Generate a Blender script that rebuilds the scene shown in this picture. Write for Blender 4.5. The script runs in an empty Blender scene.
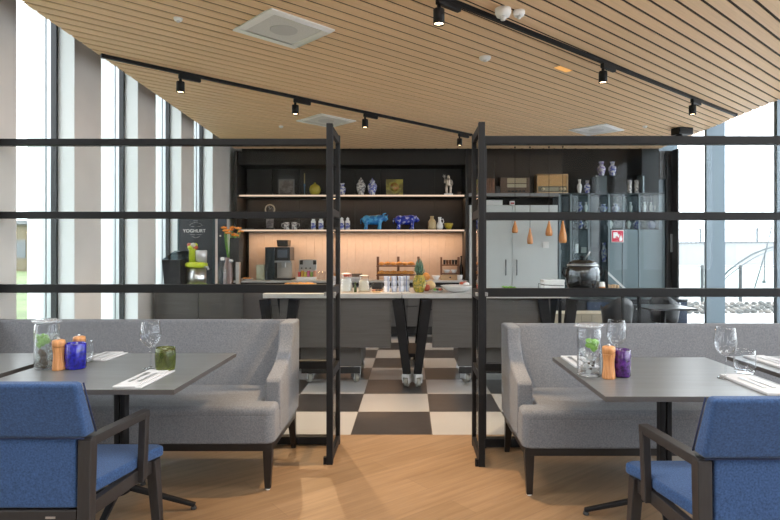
import bpy, bmesh, math, random
from mathutils import Vector, Matrix, Euler
random.seed(7)
SC = bpy.context.scene
COL = SC.collection
PI = math.pi
H, F = 1.35, 571.0                       # camera height (m), focal length (px of the 780 px frame)
def px(u, y): return (u-410.0)/F*y       # metres across at distance y
def pz(v, y): return H-(v-251.0)/F*y     # metres up at distance y

# ------------------------------------------------------------------ materials
MATS = {}
def nt_new(name):
    m = bpy.data.materials.new(name); m.use_nodes = True
    n = m.node_tree; n.nodes.clear()
    return m, n
def lk(n, a, b): n.links.new(a, b)
def mat(name, col, rough=.5, metal=0., spec=.5, var=0., vscale=30., stretch=None, rot=0., bump=0., bscale=200., trans=None, coat=0., sheen=0.):
    """principled material with an optional noise variation of its colour and bump."""
    m, n = nt_new(name)
    o = n.nodes.new('ShaderNodeOutputMaterial'); b = n.nodes.new('ShaderNodeBsdfPrincipled')
    lk(n, b.outputs[0], o.inputs[0])
    b.inputs['Base Color'].default_value = (*col, 1); b.inputs['Roughness'].default_value = rough
    b.inputs['Metallic'].default_value = metal; b.inputs['Specular IOR Level'].default_value = spec
    b.inputs['Coat Weight'].default_value = coat
    if sheen: b.inputs['Sheen Weight'].default_value = sheen
    if var or bump:
        tc = n.nodes.new('ShaderNodeTexCoord'); mp = n.nodes.new('ShaderNodeMapping')
        lk(n, tc.outputs['Object'], mp.inputs[0])
        mp.inputs['Rotation'].default_value = (0, 0, rot)
        if stretch: mp.inputs['Scale'].default_value = stretch
    if var:
        t = n.nodes.new('ShaderNodeTexNoise'); t.inputs['Scale'].default_value = vscale; t.inputs['Detail'].default_value = 4
        lk(n, mp.outputs[0], t.inputs[0])
        r = n.nodes.new('ShaderNodeValToRGB')
        r.color_ramp.elements[0].position = .3; r.color_ramp.elements[1].position = .7
        r.color_ramp.elements[0].color = (*[c*(1-var) for c in col], 1)
        r.color_ramp.elements[1].color = (*[min(1, c*(1+var)) for c in col], 1)
        lk(n, t.outputs[0], r.inputs[0]); lk(n, r.outputs[0], b.inputs['Base Color'])
    if bump:
        t2 = n.nodes.new('ShaderNodeTexNoise'); t2.inputs['Scale'].default_value = bscale
        lk(n, mp.outputs[0], t2.inputs[0])
        bp = n.nodes.new('ShaderNodeBump'); bp.inputs['Strength'].default_value = bump; bp.inputs['Distance'].default_value = .002
        lk(n, t2.outputs[0], bp.inputs['Height']); lk(n, bp.outputs[0], b.inputs['Normal'])
    MATS[name] = m
    return m
def glass(name, tint=(1, 1, 1), refl=.04, rough=.0, edge=1.0, body=0., bodycol=(1, 1, 1), power=5.):
    """clear sheet glass: transparent with a Schlick reflection; body mixes in a little diffuse for frosted or coloured glass."""
    m, n = nt_new(name)
    o = n.nodes.new('ShaderNodeOutputMaterial')
    tr = n.nodes.new('ShaderNodeBsdfTransparent'); tr.inputs[0].default_value = (*tint, 1)
    gl = n.nodes.new('ShaderNodeBsdfGlossy'); gl.inputs['Roughness'].default_value = rough
    lw = n.nodes.new('ShaderNodeLayerWeight'); lw.inputs[0].default_value = .5
    pw = n.nodes.new('ShaderNodeMath'); pw.operation = 'POWER'; pw.inputs[1].default_value = power
    ma = n.nodes.new('ShaderNodeMath'); ma.operation = 'MULTIPLY_ADD'; ma.inputs[1].default_value = (1-refl)*edge; ma.inputs[2].default_value = refl
    mx = n.nodes.new('ShaderNodeMixShader')
    lk(n, lw.outputs['Facing'], pw.inputs[0]); lk(n, pw.outputs[0], ma.inputs[0]); lk(n, ma.outputs[0], mx.inputs[0])
    src = tr.outputs[0]
    if body:
        d = n.nodes.new('ShaderNodeBsdfDiffuse'); d.inputs[0].default_value = (*bodycol, 1)
        t2 = n.nodes.new('ShaderNodeBsdfTranslucent'); t2.inputs[0].default_value = (*bodycol, 1)
        m3 = n.nodes.new('ShaderNodeMixShader'); m3.inputs[0].default_value = .5
        lk(n, d.outputs[0], m3.inputs[1]); lk(n, t2.outputs[0], m3.inputs[2])
        m2 = n.nodes.new('ShaderNodeMixShader'); m2.inputs[0].default_value = body
        lk(n, tr.outputs[0], m2.inputs[1]); lk(n, m3.outputs[0], m2.inputs[2]); src = m2.outputs[0]
    lk(n, src, mx.inputs[1]); lk(n, gl.outputs[0], mx.inputs[2]); lk(n, mx.outputs[0], o.inputs[0])
    MATS[name] = m
    return m
def emit(name, col, s):
    m, n = nt_new(name)
    o = n.nodes.new('ShaderNodeOutputMaterial'); e = n.nodes.new('ShaderNodeEmission')
    e.inputs[0].default_value = (*col, 1); e.inputs[1].default_value = s
    lk(n, e.outputs[0], o.inputs[0]); MATS[name] = m
    return m
def wood(name, base, rot, grain=.16, plank=None, rough=.45, island=.0, gx=(1.2, 26, 26), contrast=1.):
    """planked or plain wood whose grain runs along the local X axis turned by rot about Z."""
    m, n = nt_new(name)
    o = n.nodes.new('ShaderNodeOutputMaterial'); b = n.nodes.new('ShaderNodeBsdfPrincipled'); lk(n, b.outputs[0], o.inputs[0])
    b.inputs['Roughness'].default_value = rough
    tc = n.nodes.new('ShaderNodeTexCoord')
    mr = n.nodes.new('ShaderNodeMapping'); mr.inputs['Rotation'].default_value = (0, 0, -rot); lk(n, tc.outputs['Object'], mr.inputs[0])
    mp = n.nodes.new('ShaderNodeMapping'); mp.inputs['Scale'].default_value = gx; lk(n, mr.outputs[0], mp.inputs[0])
    t = n.nodes.new('ShaderNodeTexNoise'); t.inputs['Scale'].default_value = 1.6; t.inputs['Detail'].default_value = 6; t.inputs['Roughness'].default_value = .65
    lk(n, mp.outputs[0], t.inputs[0])
    r = n.nodes.new('ShaderNodeValToRGB')
    r.color_ramp.elements[0].position = .25; r.color_ramp.elements[1].position = .75
    r.color_ramp.elements[0].color = (*[c*(1-grain*(1+.25*i)) for i, c in enumerate(base)], 1)
    r.color_ramp.elements[1].color = (*[c*(1+grain*.8) for c in base], 1)
    lk(n, t.outputs[0], r.inputs[0]); out = r.outputs[0]
    if plank:
        L, W, dark = plank
        br = n.nodes.new('ShaderNodeTexBrick'); lk(n, mr.outputs[0], br.inputs['Vector'])
        br.inputs['Scale'].default_value = 1; br.inputs['Brick Width'].default_value = L; br.inputs['Row Height'].default_value = W
        br.inputs['Mortar Size'].default_value = .0016; br.inputs['Mortar Smooth'].default_value = .3; br.offset = .37
        br.inputs['Color1'].default_value = (.93, .92, .9, 1); br.inputs['Color2'].default_value = (1.1, 1.1, 1.12, 1); br.inputs['Mortar'].default_value = (dark, dark, dark, 1)
        mx = n.nodes.new('ShaderNodeMix'); mx.data_type = 'RGBA'; mx.blend_type = 'MULTIPLY'; mx.inputs[0].default_value = contrast
        lk(n, out, mx.inputs[6]); lk(n, br.outputs[0], mx.inputs[7]); out = mx.outputs[2]
    if island:
        g = n.nodes.new('ShaderNodeNewGeometry'); mm = n.nodes.new('ShaderNodeMapRange')
        mm.inputs[3].default_value = 1-island; mm.inputs[4].default_value = 1+island
        lk(n, g.outputs['Random Per Island'], mm.inputs[0])
        hs = n.nodes.new('ShaderNodeHueSaturation'); lk(n, mm.outputs[0], hs.inputs['Value']); lk(n, out, hs.inputs['Color']); out = hs.outputs[0]
    lk(n, out, b.inputs['Base Color'])
    MATS[name] = m
    return m

# ------------------------------------------------------------------ mesh building
class MB:
    """collects shapes; build() links them as ONE mesh object."""
    def __init__(s): s.v = []; s.f = []; s.mi = []; s.sm = []; s.cur = 0; s.xf = None
    def add(s, vs, fs, smooth=False):
        k = len(s.v)
        for p in vs:
            p = Vector(p)
            s.v.append(s.xf @ p if s.xf else p)
        for f in fs: s.f.append([i+k for i in f]); s.mi.append(s.cur); s.sm.append(smooth)
        return s
    def box(s, x0, x1, y0, y1, z0, z1):
        return s.add([(x0,y0,z0),(x1,y0,z0),(x1,y1,z0),(x0,y1,z0),(x0,y0,z1),(x1,y0,z1),(x1,y1,z1),(x0,y1,z1)],
                     [(0,3,2,1),(4,5,6,7),(0,1,5,4),(1,2,6,5),(2,3,7,6),(3,0,4,7)])
    def hexa(s, b, t):
        return s.add(list(b)+list(t), [(0,3,2,1),(4,5,6,7),(0,1,5,4),(1,2,6,5),(2,3,7,6),(3,0,4,7)])
    def bar(s, p, q, w, h, up=(0,0,1), w2=None, h2=None):
        p, q = Vector(p), Vector(q); d = (q-p).normalized(); up = Vector(up)
        if abs(d.dot(up)) > .98: up = Vector((0,1,0))
        a = d.cross(up).normalized(); c = a.cross(d).normalized()
        w2 = w2 or w; h2 = h2 or h
        def ring(o, w, h): return [o-a*w/2-c*h/2, o+a*w/2-c*h/2, o+a*w/2+c*h/2, o-a*w/2+c*h/2]
        return s.add(ring(p,w,h)+ring(q,w2,h2), [(0,3,2,1),(4,5,6,7),(0,1,5,4),(1,2,6,5),(2,3,7,6),(3,0,4,7)])
    def lathe(s, prof, seg=24, c=(0,0,0), smooth=True, sx=1, sy=1):
        vs, fs = [], []; n = len(prof)
        for r, z in prof:
            for i in range(seg):
                a = 2*PI*i/seg; vs.append((c[0]+r*sx*math.cos(a), c[1]+r*sy*math.sin(a), c[2]+z))
        for j in range(n-1):
            for i in range(seg):
                k = (i+1) % seg; fs.append((j*seg+i, j*seg+k, (j+1)*seg+k, (j+1)*seg+i))
        if prof[0][0] > 1e-6: fs.append(tuple(range(seg))[::-1])
        if prof[-1][0] > 1e-6: fs.append(tuple((n-1)*seg+i for i in range(seg)))
        return s.add(vs, fs, smooth)
    def shell(s, prof, seg=24, c=(0,0,0)):
        """open lathe without end caps."""
        vs, fs = [], []; n = len(prof)
        for r, z in prof:
            for i in range(seg):
                a = 2*PI*i/seg; vs.append((c[0]+r*math.cos(a), c[1]+r*math.sin(a), c[2]+z))
        for j in range(n-1):
            for i in range(seg):
                k = (i+1) % seg; fs.append((j*seg+i, j*seg+k, (j+1)*seg+k, (j+1)*seg+i))
        return s.add(vs, fs, True)
    def cyl(s, p, q, r, seg=16, r2=None, smooth=True):
        return s.tube([p, q], [r, r if r2 is None else r2], seg, smooth)
    def tube(s, pts, r, seg=10, smooth=True):
        pts = [Vector(p) for p in pts]; n = len(pts)
        rs = r if isinstance(r, (list, tuple)) else [r]*n
        vs, fs = [], []; pa = None
        for j, p in enumerate(pts):
            d = (pts[min(j+1,n-1)]-pts[max(j-1,0)]).normalized()
            if pa is None:
                up = Vector((0,0,1)) if abs(d.z) < .9 else Vector((1,0,0))
                a = d.cross(up).normalized()
            else: a = (pa-d*pa.dot(d)).normalized()
            pa = a; b = d.cross(a)
            for i in range(seg):
                t = 2*PI*i/seg; vs.append(p+(a*math.cos(t)+b*math.sin(t))*rs[j])
        for j in range(n-1):
            for i in range(seg):
                k = (i+1) % seg; fs.append((j*seg+i, j*seg+k, (j+1)*seg+k, (j+1)*seg+i))
        fs.append(tuple(range(seg))[::-1]); fs.append(tuple((n-1)*seg+i for i in range(seg)))
        return s.add(vs, fs, smooth)
    def ell(s, c, r, seg=16, rings=10, rot=None):
        vs, fs = [], []; R = Euler(rot).to_matrix() if rot else None
        for j in range(rings+1):
            t = PI*j/rings
            for i in range(seg):
                a = 2*PI*i/seg
                p = Vector((r[0]*math.sin(t)*math.cos(a), r[1]*math.sin(t)*math.sin(a), -r[2]*math.cos(t)))
                if R: p = R @ p
                vs.append(p+Vector(c))
        for j in range(rings):
            for i in range(seg):
                k = (i+1) % seg; fs.append((j*seg+i, j*seg+k, (j+1)*seg+k, (j+1)*seg+i))
        return s.add(vs, fs, True)
    def prism(s, poly, axis, a, b, smooth=False):
        """poly: 2-D points in the two other axes (in x,y,z order), extruded along axis from a to b."""
        def mk(p, t):
            return (t,p[0],p[1]) if axis == 'x' else (p[0],t,p[1]) if axis == 'y' else (p[0],p[1],t)
        n = len(poly); vs = [mk(p,a) for p in poly]+[mk(p,b) for p in poly]
        fs = [tuple(range(n))[::-1], tuple(range(n,2*n))]+[(i,(i+1)%n,n+(i+1)%n,n+i) for i in range(n)]
        return s.add(vs, fs, smooth)
    def build(s, name, m, parent=None, bevel=0., seg=2, sub=0, loc=None, kind=None, remesh=0., label=None):
        me = bpy.data.meshes.new(name); me.from_pydata([tuple(p) for p in s.v], [], s.f)
        for mm in (m if isinstance(m, (list, tuple)) else [m]): me.materials.append(mm)
        me.polygons.foreach_set('material_index', s.mi); me.polygons.foreach_set('use_smooth', s.sm)
        b = bmesh.new(); b.from_mesh(me)
        bmesh.ops.remove_doubles(b, verts=b.verts, dist=1e-6)
        bmesh.ops.dissolve_degenerate(b, edges=b.edges, dist=1e-6)
        bmesh.ops.recalc_face_normals(b, faces=b.faces); b.to_mesh(me); b.free()
        o = bpy.data.objects.new(name, me); COL.objects.link(o)
        if parent is not None: o.parent = parent
        if loc is not None: o.location = loc
        if remesh:
            r = o.modifiers.new('remesh', 'REMESH'); r.mode = 'VOXEL'; r.voxel_size = remesh; r.use_smooth_shade = True
            sm = o.modifiers.new('smooth', 'SMOOTH'); sm.iterations = 3
        if bevel:
            bv = o.modifiers.new('bevel', 'BEVEL'); bv.width = bevel; bv.segments = seg; bv.limit_method = 'ANGLE'; bv.angle_limit = .6
            bv.harden_normals = False
            if seg > 1:
                for p in me.polygons: p.use_smooth = True
                w = o.modifiers.new('wn', 'WEIGHTED_NORMAL'); w.keep_sharp = True
        if sub:
            ss = o.modifiers.new('sub', 'SUBSURF'); ss.levels = sub; ss.render_levels = sub
        if kind: o['kind'] = kind
        if label: o['label'] = label
        return o
def thing(name, label, cat, loc=(0,0,0), rz=0, group=None):
    o = bpy.data.objects.new(name, None); COL.objects.link(o)
    o.location = loc; o.rotation_euler = (0,0,rz); o.empty_display_size = .1
    return tag(o, label, cat, group)
def tag(o, label, cat, group=None, kind=None):
    o['label'] = label; o['category'] = cat
    if group: o['group'] = group
    if kind: o['kind'] = kind
    return o
def struct(o): o['kind'] = 'structure'; return o
KIDS = {}
def copy_tree(o, parent=None):
    c = o.copy(); COL.objects.link(c)
    if parent is not None: c.parent = parent
    for ch in [k for k in SC.objects if k.parent == o]: copy_tree(ch, c)
    return c
def again(src, loc, label, rz=None):
    c = copy_tree(src); c.location = loc; c['label'] = label
    if rz is not None: c.rotation_euler = (0,0,rz)
    return c
# light levels
SKY, EXPO = 5.4, 0.27
SPA, SPB, SPD = 250, 75, 250
LED1, LED2 = 5, 17
FILL_E, FILL_W = 3.0, 17
# ------------------------------------------------------------------ palette
BLACK = mat('black_metal', (.010,.010,.011), .5, 0, .2)
DARK = mat('matt_black', (.016,.015,.015), .6)
SATIN = mat('black_satin', (.02,.02,.022), .28)
STEEL = mat('brushed_steel', (.6,.6,.6), .28, 1.)
CHROME = mat('chrome', (.55,.55,.55), .3, 1.)
WHITE = mat('white_paint', (.74,.74,.73), .5)
CERAM = mat('white_ceramic', (.8,.8,.79), .15)
PIER = mat('pier_plaster', (.70,.66,.63), .8, var=.04, vscale=3)
DAYLIT = mat('daylit_reveal', (.72,.75,.76), .7)  # window light on the pier reveals, put into a paler colour
ALU = mat('blue_grey_aluminium', (.13,.17,.2), .4, .3)
ANTH = mat('anthracite_frame', (.012,.014,.016), .5)
SILV = mat('silver_trim', (.45,.48,.5), .4, .6)
SOFA = mat('grey_wool', (.152,.158,.172), .95, spec=.15, var=.22, vscale=130, bump=.35, bscale=700, sheen=.12)
BLUE = mat('blue_wool', (.036,.076,.178), .92, spec=.15, var=.32, vscale=150, bump=.35, bscale=600, sheen=.1)
PIPE = mat('navy_piping', (.012,.022,.07), .8)
CHAIRW = mat('dark_stained_wood', (.017,.0145,.0145), .5, var=.16, vscale=9, stretch=(12,12,2))
SOFAW = mat('espresso_wood', (.008,.0055,.005), .4)
TOP = wood('grey_oak_laminate', (.132,.139,.142), 0, .18, None, .33, gx=(1.1,18,18))
TEDGE = mat('grey_brown_edge', (.075,.068,.066), .5)
PANEL = wood('grey_front_laminate', (.085,.08,.077), 0, .18, None, .5, gx=(1.5,30,30))
TAUPE = mat('taupe_panel', (.10,.094,.09), .5)
STONE = mat('white_stone', (.46,.455,.44), .3, var=.05, vscale=8)
SHELFD = wood('dark_stained_panel', (.012,.0105,.009), PI/2, .3, None, .5, gx=(.5,20,20))
PEACH = wood('pale_birch_panel', (.60,.485,.40), PI/2, .06, None, .45, gx=(.3,10,10))
CABW = mat('pale_grey_cabinet', (.50,.53,.525), .35)
NAPK = mat('white_napkin', (.52,.52,.53), .9, bump=.15, bscale=300)
LAMPG = emit('warm_lamp', (1,.72,.42), 9)
LEDM = emit('led_strip', (1,.74,.55), .75)
SLAT = wood('oak_ceiling_slat', (.82,.575,.35), PI/2-math.radians(48.4), .1, None, .55, island=.03, gx=(1.6,60,60))
FLOORW = wood('oak_floor', (.232,.157,.094), PI/2-math.radians(51.5), .28, (2.1,.19,.75), .38, gx=(1.0,16,16))
TILEW = mat('white_tile', (.34,.338,.335), .3, var=.03, vscale=4)
TILED = mat('charcoal_tile', (.027,.027,.030), .33, var=.25, vscale=9)
GCLEAR = glass('window_glass', (.975,.98,.982), .03)
GSCREEN = glass('screen_glass', (.96,.975,.975), .008)
GWARE = glass('table_glass', (.97,.978,.985), .02, edge=1.1, power=3.4)
GTHIN = glass('vitrine_glass', (.9,.945,.95), .025)
GREENG = glass('olive_glass', (.45,.5,.12), .06, edge=1.2, body=.25, bodycol=(.25,.3,.05))
CLOUDY = glass('cloudy_water', (.95,.97,.96), .01, body=.2, bodycol=(.85,.88,.84))
BLUEG = mat('cobalt_glass', (.012,.012,.30), .16, coat=.5, var=.7, vscale=60)
PURPG = mat('purple_glass', (.06,.012,.13), .2, coat=.5, var=.7, vscale=60)
BEECH = wood('beech_wood', (.55,.265,.105), 0, .42, None, .4, gx=(60,60,1.2))
PALEWOOD = mat('pale_wood', (.55,.36,.19), .5, var=.12, vscale=6, stretch=(2,20,20))
MIDWOOD = mat('mid_brown_wood', (.16,.07,.035), .5, var=.2, vscale=8)
DELFT = mat('blue_white_glaze', (.5,.53,.66), .18, var=0)
def delft(name, base, blue, sc, th=.5):
    m, n = nt_new(name); o = n.nodes.new('ShaderNodeOutputMaterial'); b = n.nodes.new('ShaderNodeBsdfPrincipled'); lk(n, b.outputs[0], o.inputs[0])
    b.inputs['Roughness'].default_value = .18
    tc = n.nodes.new('ShaderNodeTexCoord'); t = n.nodes.new('ShaderNodeTexNoise'); t.inputs['Scale'].default_value = sc; t.inputs['Detail'].default_value = 3
    lk(n, tc.outputs['Object'], t.inputs[0]); r = n.nodes.new('ShaderNodeValToRGB'); r.color_ramp.elements[0].position = th-.06; r.color_ramp.elements[1].position = th+.06
    r.color_ramp.elements[0].color = (*blue,1); r.color_ramp.elements[1].color = (*base,1); lk(n, t.outputs[0], r.inputs[0]); lk(n, r.outputs[0], b.inputs['Base Color'])
    MATS[name] = m; return m
DELFT = delft('blue_white_glaze', (.62,.63,.68), (.12,.14,.42), 26)
GREYGL = delft('grey_white_glaze', (.62,.60,.58), (.2,.19,.2), 30)
SKYBL = delft('sky_blue_glaze', (.06,.34,.62), (.02,.16,.42), 14)
COBALT = delft('cobalt_white_glaze', (.5,.55,.8), (.012,.03,.32), 18, .6)
ORANGE = mat('orange_petal', (.85,.32,.05), .6)
LIME = mat('lime_plastic', (.55,.66,.03), .3)
LEAF = mat('leaf_green', (.16,.36,.05), .5, var=.3, vscale=40)
CRUST = mat('golden_crust', (.62,.27,.06), .55, var=.3, vscale=40)

# ------------------------------------------------------------------ the room
CZ = 2.984                                        # underside of the slatted ceiling
TY = 4.197                                        # where the oak floor meets the tiles
m = MB(); m.box(-3.4,4.4,-6,TY,-.12,0); fl = struct(m.build('floor', FLOORW))
m = MB()                                          # checker tiles, 0.6 m
for i in range(-5,7):
    for j in range(10):
        x0, x1 = -.436+.601*i, -.436+.601*(i+1); y0 = TY+.6*j; y1 = min(y0+.6,9.85)
        x0, x1 = max(x0,-2.92), min(x1,4.3)
        if x1 <= x0: continue
        m.cur = (i+j+1) % 2
        g = .0015
        m.box(x0+g,x1-g,y0+(g if j else 0),y1-g,-.1,0)
m.cur = 2; m.box(-2.92,4.3,TY,9.86,-.11,-.0012)
struct(m.build('floor', [TILEW,TILED,mat('grout',(.2,.19,.18),.8)]))
# left wall: piers with deep window bays between them
PY0, PER, PW = 4.94, 1.152, .42
piers = MB()
for k in range(-10,3):
    y = PY0+PER*k; piers.box(-3.31,-2.9,y,y+PW,0,4.3)
piers.box(-3.31,-2.9,8.41,9.9,0,4.3)
piers.box(-3.31,-2.9,-6.2,PY0-PER*10,0,4.3)
piers.box(-3.31,-2.9,-6.2,9.9,4.1,4.3)
struct(piers.build('wall_left', PIER))
for i,k in enumerate(range(-9,4)):
    y1 = PY0+PER*k; y0 = y1-PER+PW
    w = MB(); w.box(-3.088,-3.042,y1-.03,y1-.001,.0,4.1); w.box(-3.13,-3.07,y0+.001,y0+.04,0,4.1)
    w.box(-3.13,-3.07,y0,y1,.0,.1); w.box(-3.13,-3.07,y0,y1,4.02,4.099)
    w.cur = 1; w.box(-3.125,-3.089,y1-.03,y1-.001,.1,4.02); w.box(-3.15,-3.135,y1-.03,y1-.001,.1,4.02); w.cur = 2; w.box(-3.042,-2.902,y1-.004,y1,0,4.1); w.box(-3.31,-3.15,y1-.004,y1,0,4.1)  # thin boards on the reveals, coloured as if lit by the window
    o = struct(w.build('window_%d' % (i+1), [ANTH,SILV,DAYLIT]))
    p = MB(); p.box(-3.104,-3.096,y0+.04,y1-.03,.1,4.02); p.build('pane', GCLEAR, o)
# right wall: full height glazing on deep mullions
ys = [9.18-1.48*k for k in range(11)]
for i in range(10):
    ya, yb = ys[i+1], ys[i]
    w = MB(); w.box(4.0,4.25,ya,ya+.06,0,3.28); w.box(4.2,4.26,ya+.06,yb,0,.07); w.box(4.2,4.26,ya+.06,yb,3.2,3.28)
    w.cur = 1; w.box(4.2,4.27,ya+.06,ya+.085,.07,3.2)
    o = struct(w.build('window_%d' % (i+14), [ALU,SILV]))
    p = MB(); p.box(4.23,4.24,ya+.085,yb,.07,3.2); p.build('pane', GCLEAR, o)
w = MB(); w.box(4.0,4.3,9.18,9.85,0,3.3); w.box(4.0,4.3,-6.2,ys[10],0,3.3); w.box(4.0,4.3,-6.2,9.85,3.28,4.3); struct(w.build('wall_right', ALU))
m = MB(); m.box(-3.31,4.4,9.85,9.9,0,4.3); struct(m.build('wall_back', mat('brown_black_wall',(.02,.016,.013),.6)))
m = MB()                                          # behind the photographer: unseen wall, with an opening added to let in daylight
m.box(-3.31,-.5,-6.2,-6,0,4.3); m.box(.9,4.4,-6.2,-6,0,4.3); m.box(-.5,.9,-6.2,-6,2.6,4.3); m.box(-.5,.9,-6.2,-6,0,1.0)
struct(m.build('wall_front', PIER))
# slatted ceiling raft on a black board, slats at 48 degrees
a = math.radians(48.4); D = Vector((math.sin(a),math.cos(a))); N = Vector((D.y,-D.x))
raft = [Vector((-2.125,-5)),Vector((3.99,-5)),Vector((3.99,9.12)),Vector((-2.80,9.12))]
def clip(poly, nrm, c, keep_ge):
    out = []
    for i,p in enumerate(poly):
        q = poly[(i+1) % len(poly)]; dp, dq = p.dot(nrm)-c, q.dot(nrm)-c
        if not keep_ge: dp, dq = -dp, -dq
        if dp >= 0: out.append(p)
        if dp*dq < 0: out.append(p+(q-p)*(dp/(dp-dq)))
    return out
m = MB(); pitch, gap, s0 = .1141, .024, -1.292
k0 = int(min(p.dot(N)-s0 for p in raft)/pitch)-1; k1 = int(max(p.dot(N)-s0 for p in raft)/pitch)+1
for k in range(k0,k1+1):
    c0, c1 = s0+k*pitch+gap/2, s0+(k+1)*pitch-gap/2
    pl = clip(clip(raft,N,c0,True),N,c1,False)
    if len(pl) > 2: m.prism([(p.x,p.y) for p in pl],'z',CZ,CZ+.007)
m.cur = 1; m.prism([(p.x,p.y) for p in raft],'z',CZ+.011,CZ+.05)
struct(m.build('ceiling', [SLAT,mat('umber_backing',(.035,.022,.014),.8)]))
m = MB(); m.box(-3.4,4.5,-6.2,9.9,4.3,4.5); struct(m.build('ceiling_slab', mat('roof_paint',(.5,.49,.48),.8)))
# dark door with a long handle, where the back wall meets the glazing
d = MB(); d.box(4.09,4.19,9.10,9.17,0,2.95); d.box(3.995,4.09,9.12,9.17,2.5,2.95); d.box(4.17,4.195,8.9,9.16,0,2.95)
dr = struct(d.build('door_1', mat('black_brown_door',(.018,.013,.012),.5), bevel=.004))
MB().box(px(671,9.06),px(674,9.06),9.06,9.09,pz(252,9.1),pz(234,9.1)).build('handle', STEEL, dr, bevel=.003)
# ------------------------------------------------------------------ glazed screen with a pair of open leaves
def screen(name, label, x0, x1, y, zs, posts):
    t = thing(name, label, 'glass screen', ((x0+x1)/2, y, 0), 0, 'black framed glass screens')
    cx = (x0+x1)/2
    for p in posts: MB().box(p-.018-cx,p+.018-cx,-.025,.025,0,zs[0][1]).build('post', BLACK, t, bevel=.003)
    for a,b in zs: MB().box(x0-cx,x1-cx,-.03,.03,a,b).build('rail', BLACK, t, bevel=.003)
    for (a,b),(c,d) in zip(zs[:-1],zs[1:]): MB().box(x0-cx+.01,x1-cx-.01,-.004,.004,d-.005,a+.005).build('glass_pane', GSCREEN, t)
    return t
ZL = [(2.083,2.128),(1.575,1.623),(1.060,1.118),(.534,.589),(.012,.064)]
ZR = [(2.081,2.137),(1.562,1.616),(1.036,1.094),(.530,.580),(.010,.066)]
screen('glass_screen', 'black framed glass screen behind the sofa with the olive green tumbler', -2.9,-.544,3.98,ZL,(-.562,))
screen('glass_screen', 'black framed glass screen behind the sofa near the purple candle holder', .487,3.98,3.93,ZR,(.505,3.96))
def leaf(label, x, y0, y1, top, zs):
    t = thing('glass_door_leaf', label, 'door', (x,(y0+y1)/2,0), 0, 'open leaves of the glass screen'); h = (y1-y0)/2
    MB().box(-.02,.02,-h,-h+.04,0,top).build('stile', BLACK, t, bevel=.003)
    MB().box(-.018,.018,h-.04,h,0,top).build('stile', BLACK, t, bevel=.003)
    for a,b in zs: MB().box(-.016,.016,-h+.04,h-.04,a,b).build('rail', BLACK, t, bevel=.002)
    for (a,b),(c,d) in zip(zs[:-1],zs[1:]): MB().box(-.004,.004,-h+.04,h-.04,d-.005,a+.005).build('glass_pane', GSCREEN, t)
    for s in (-1,1): MB().box(s*.03-.009,s*.03+.009,-h+.012,-h+.03,1.066,1.09).build('latch', mat('latch_grey',(.2,.2,.2),.4) if 'latch_grey' not in MATS else MATS['latch_grey'], t, bevel=.003)
    f = MB(); f.box(-.04,-.02,-h+.01,-h+.035,.0,.045); f.build('floor_bolt', BLACK, t)
Z2 = [(2.10,2.15)]+ZL[1:]
leaf('open glass door leaf hinged to the screen on the side of the olive tumbler', -.508,3.60,4.02,2.157,Z2)
leaf('open glass door leaf hinged to the screen on the side of the purple holder', .449,3.565,3.99,2.157,[(2.10,2.15)]+ZR[1:])

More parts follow.
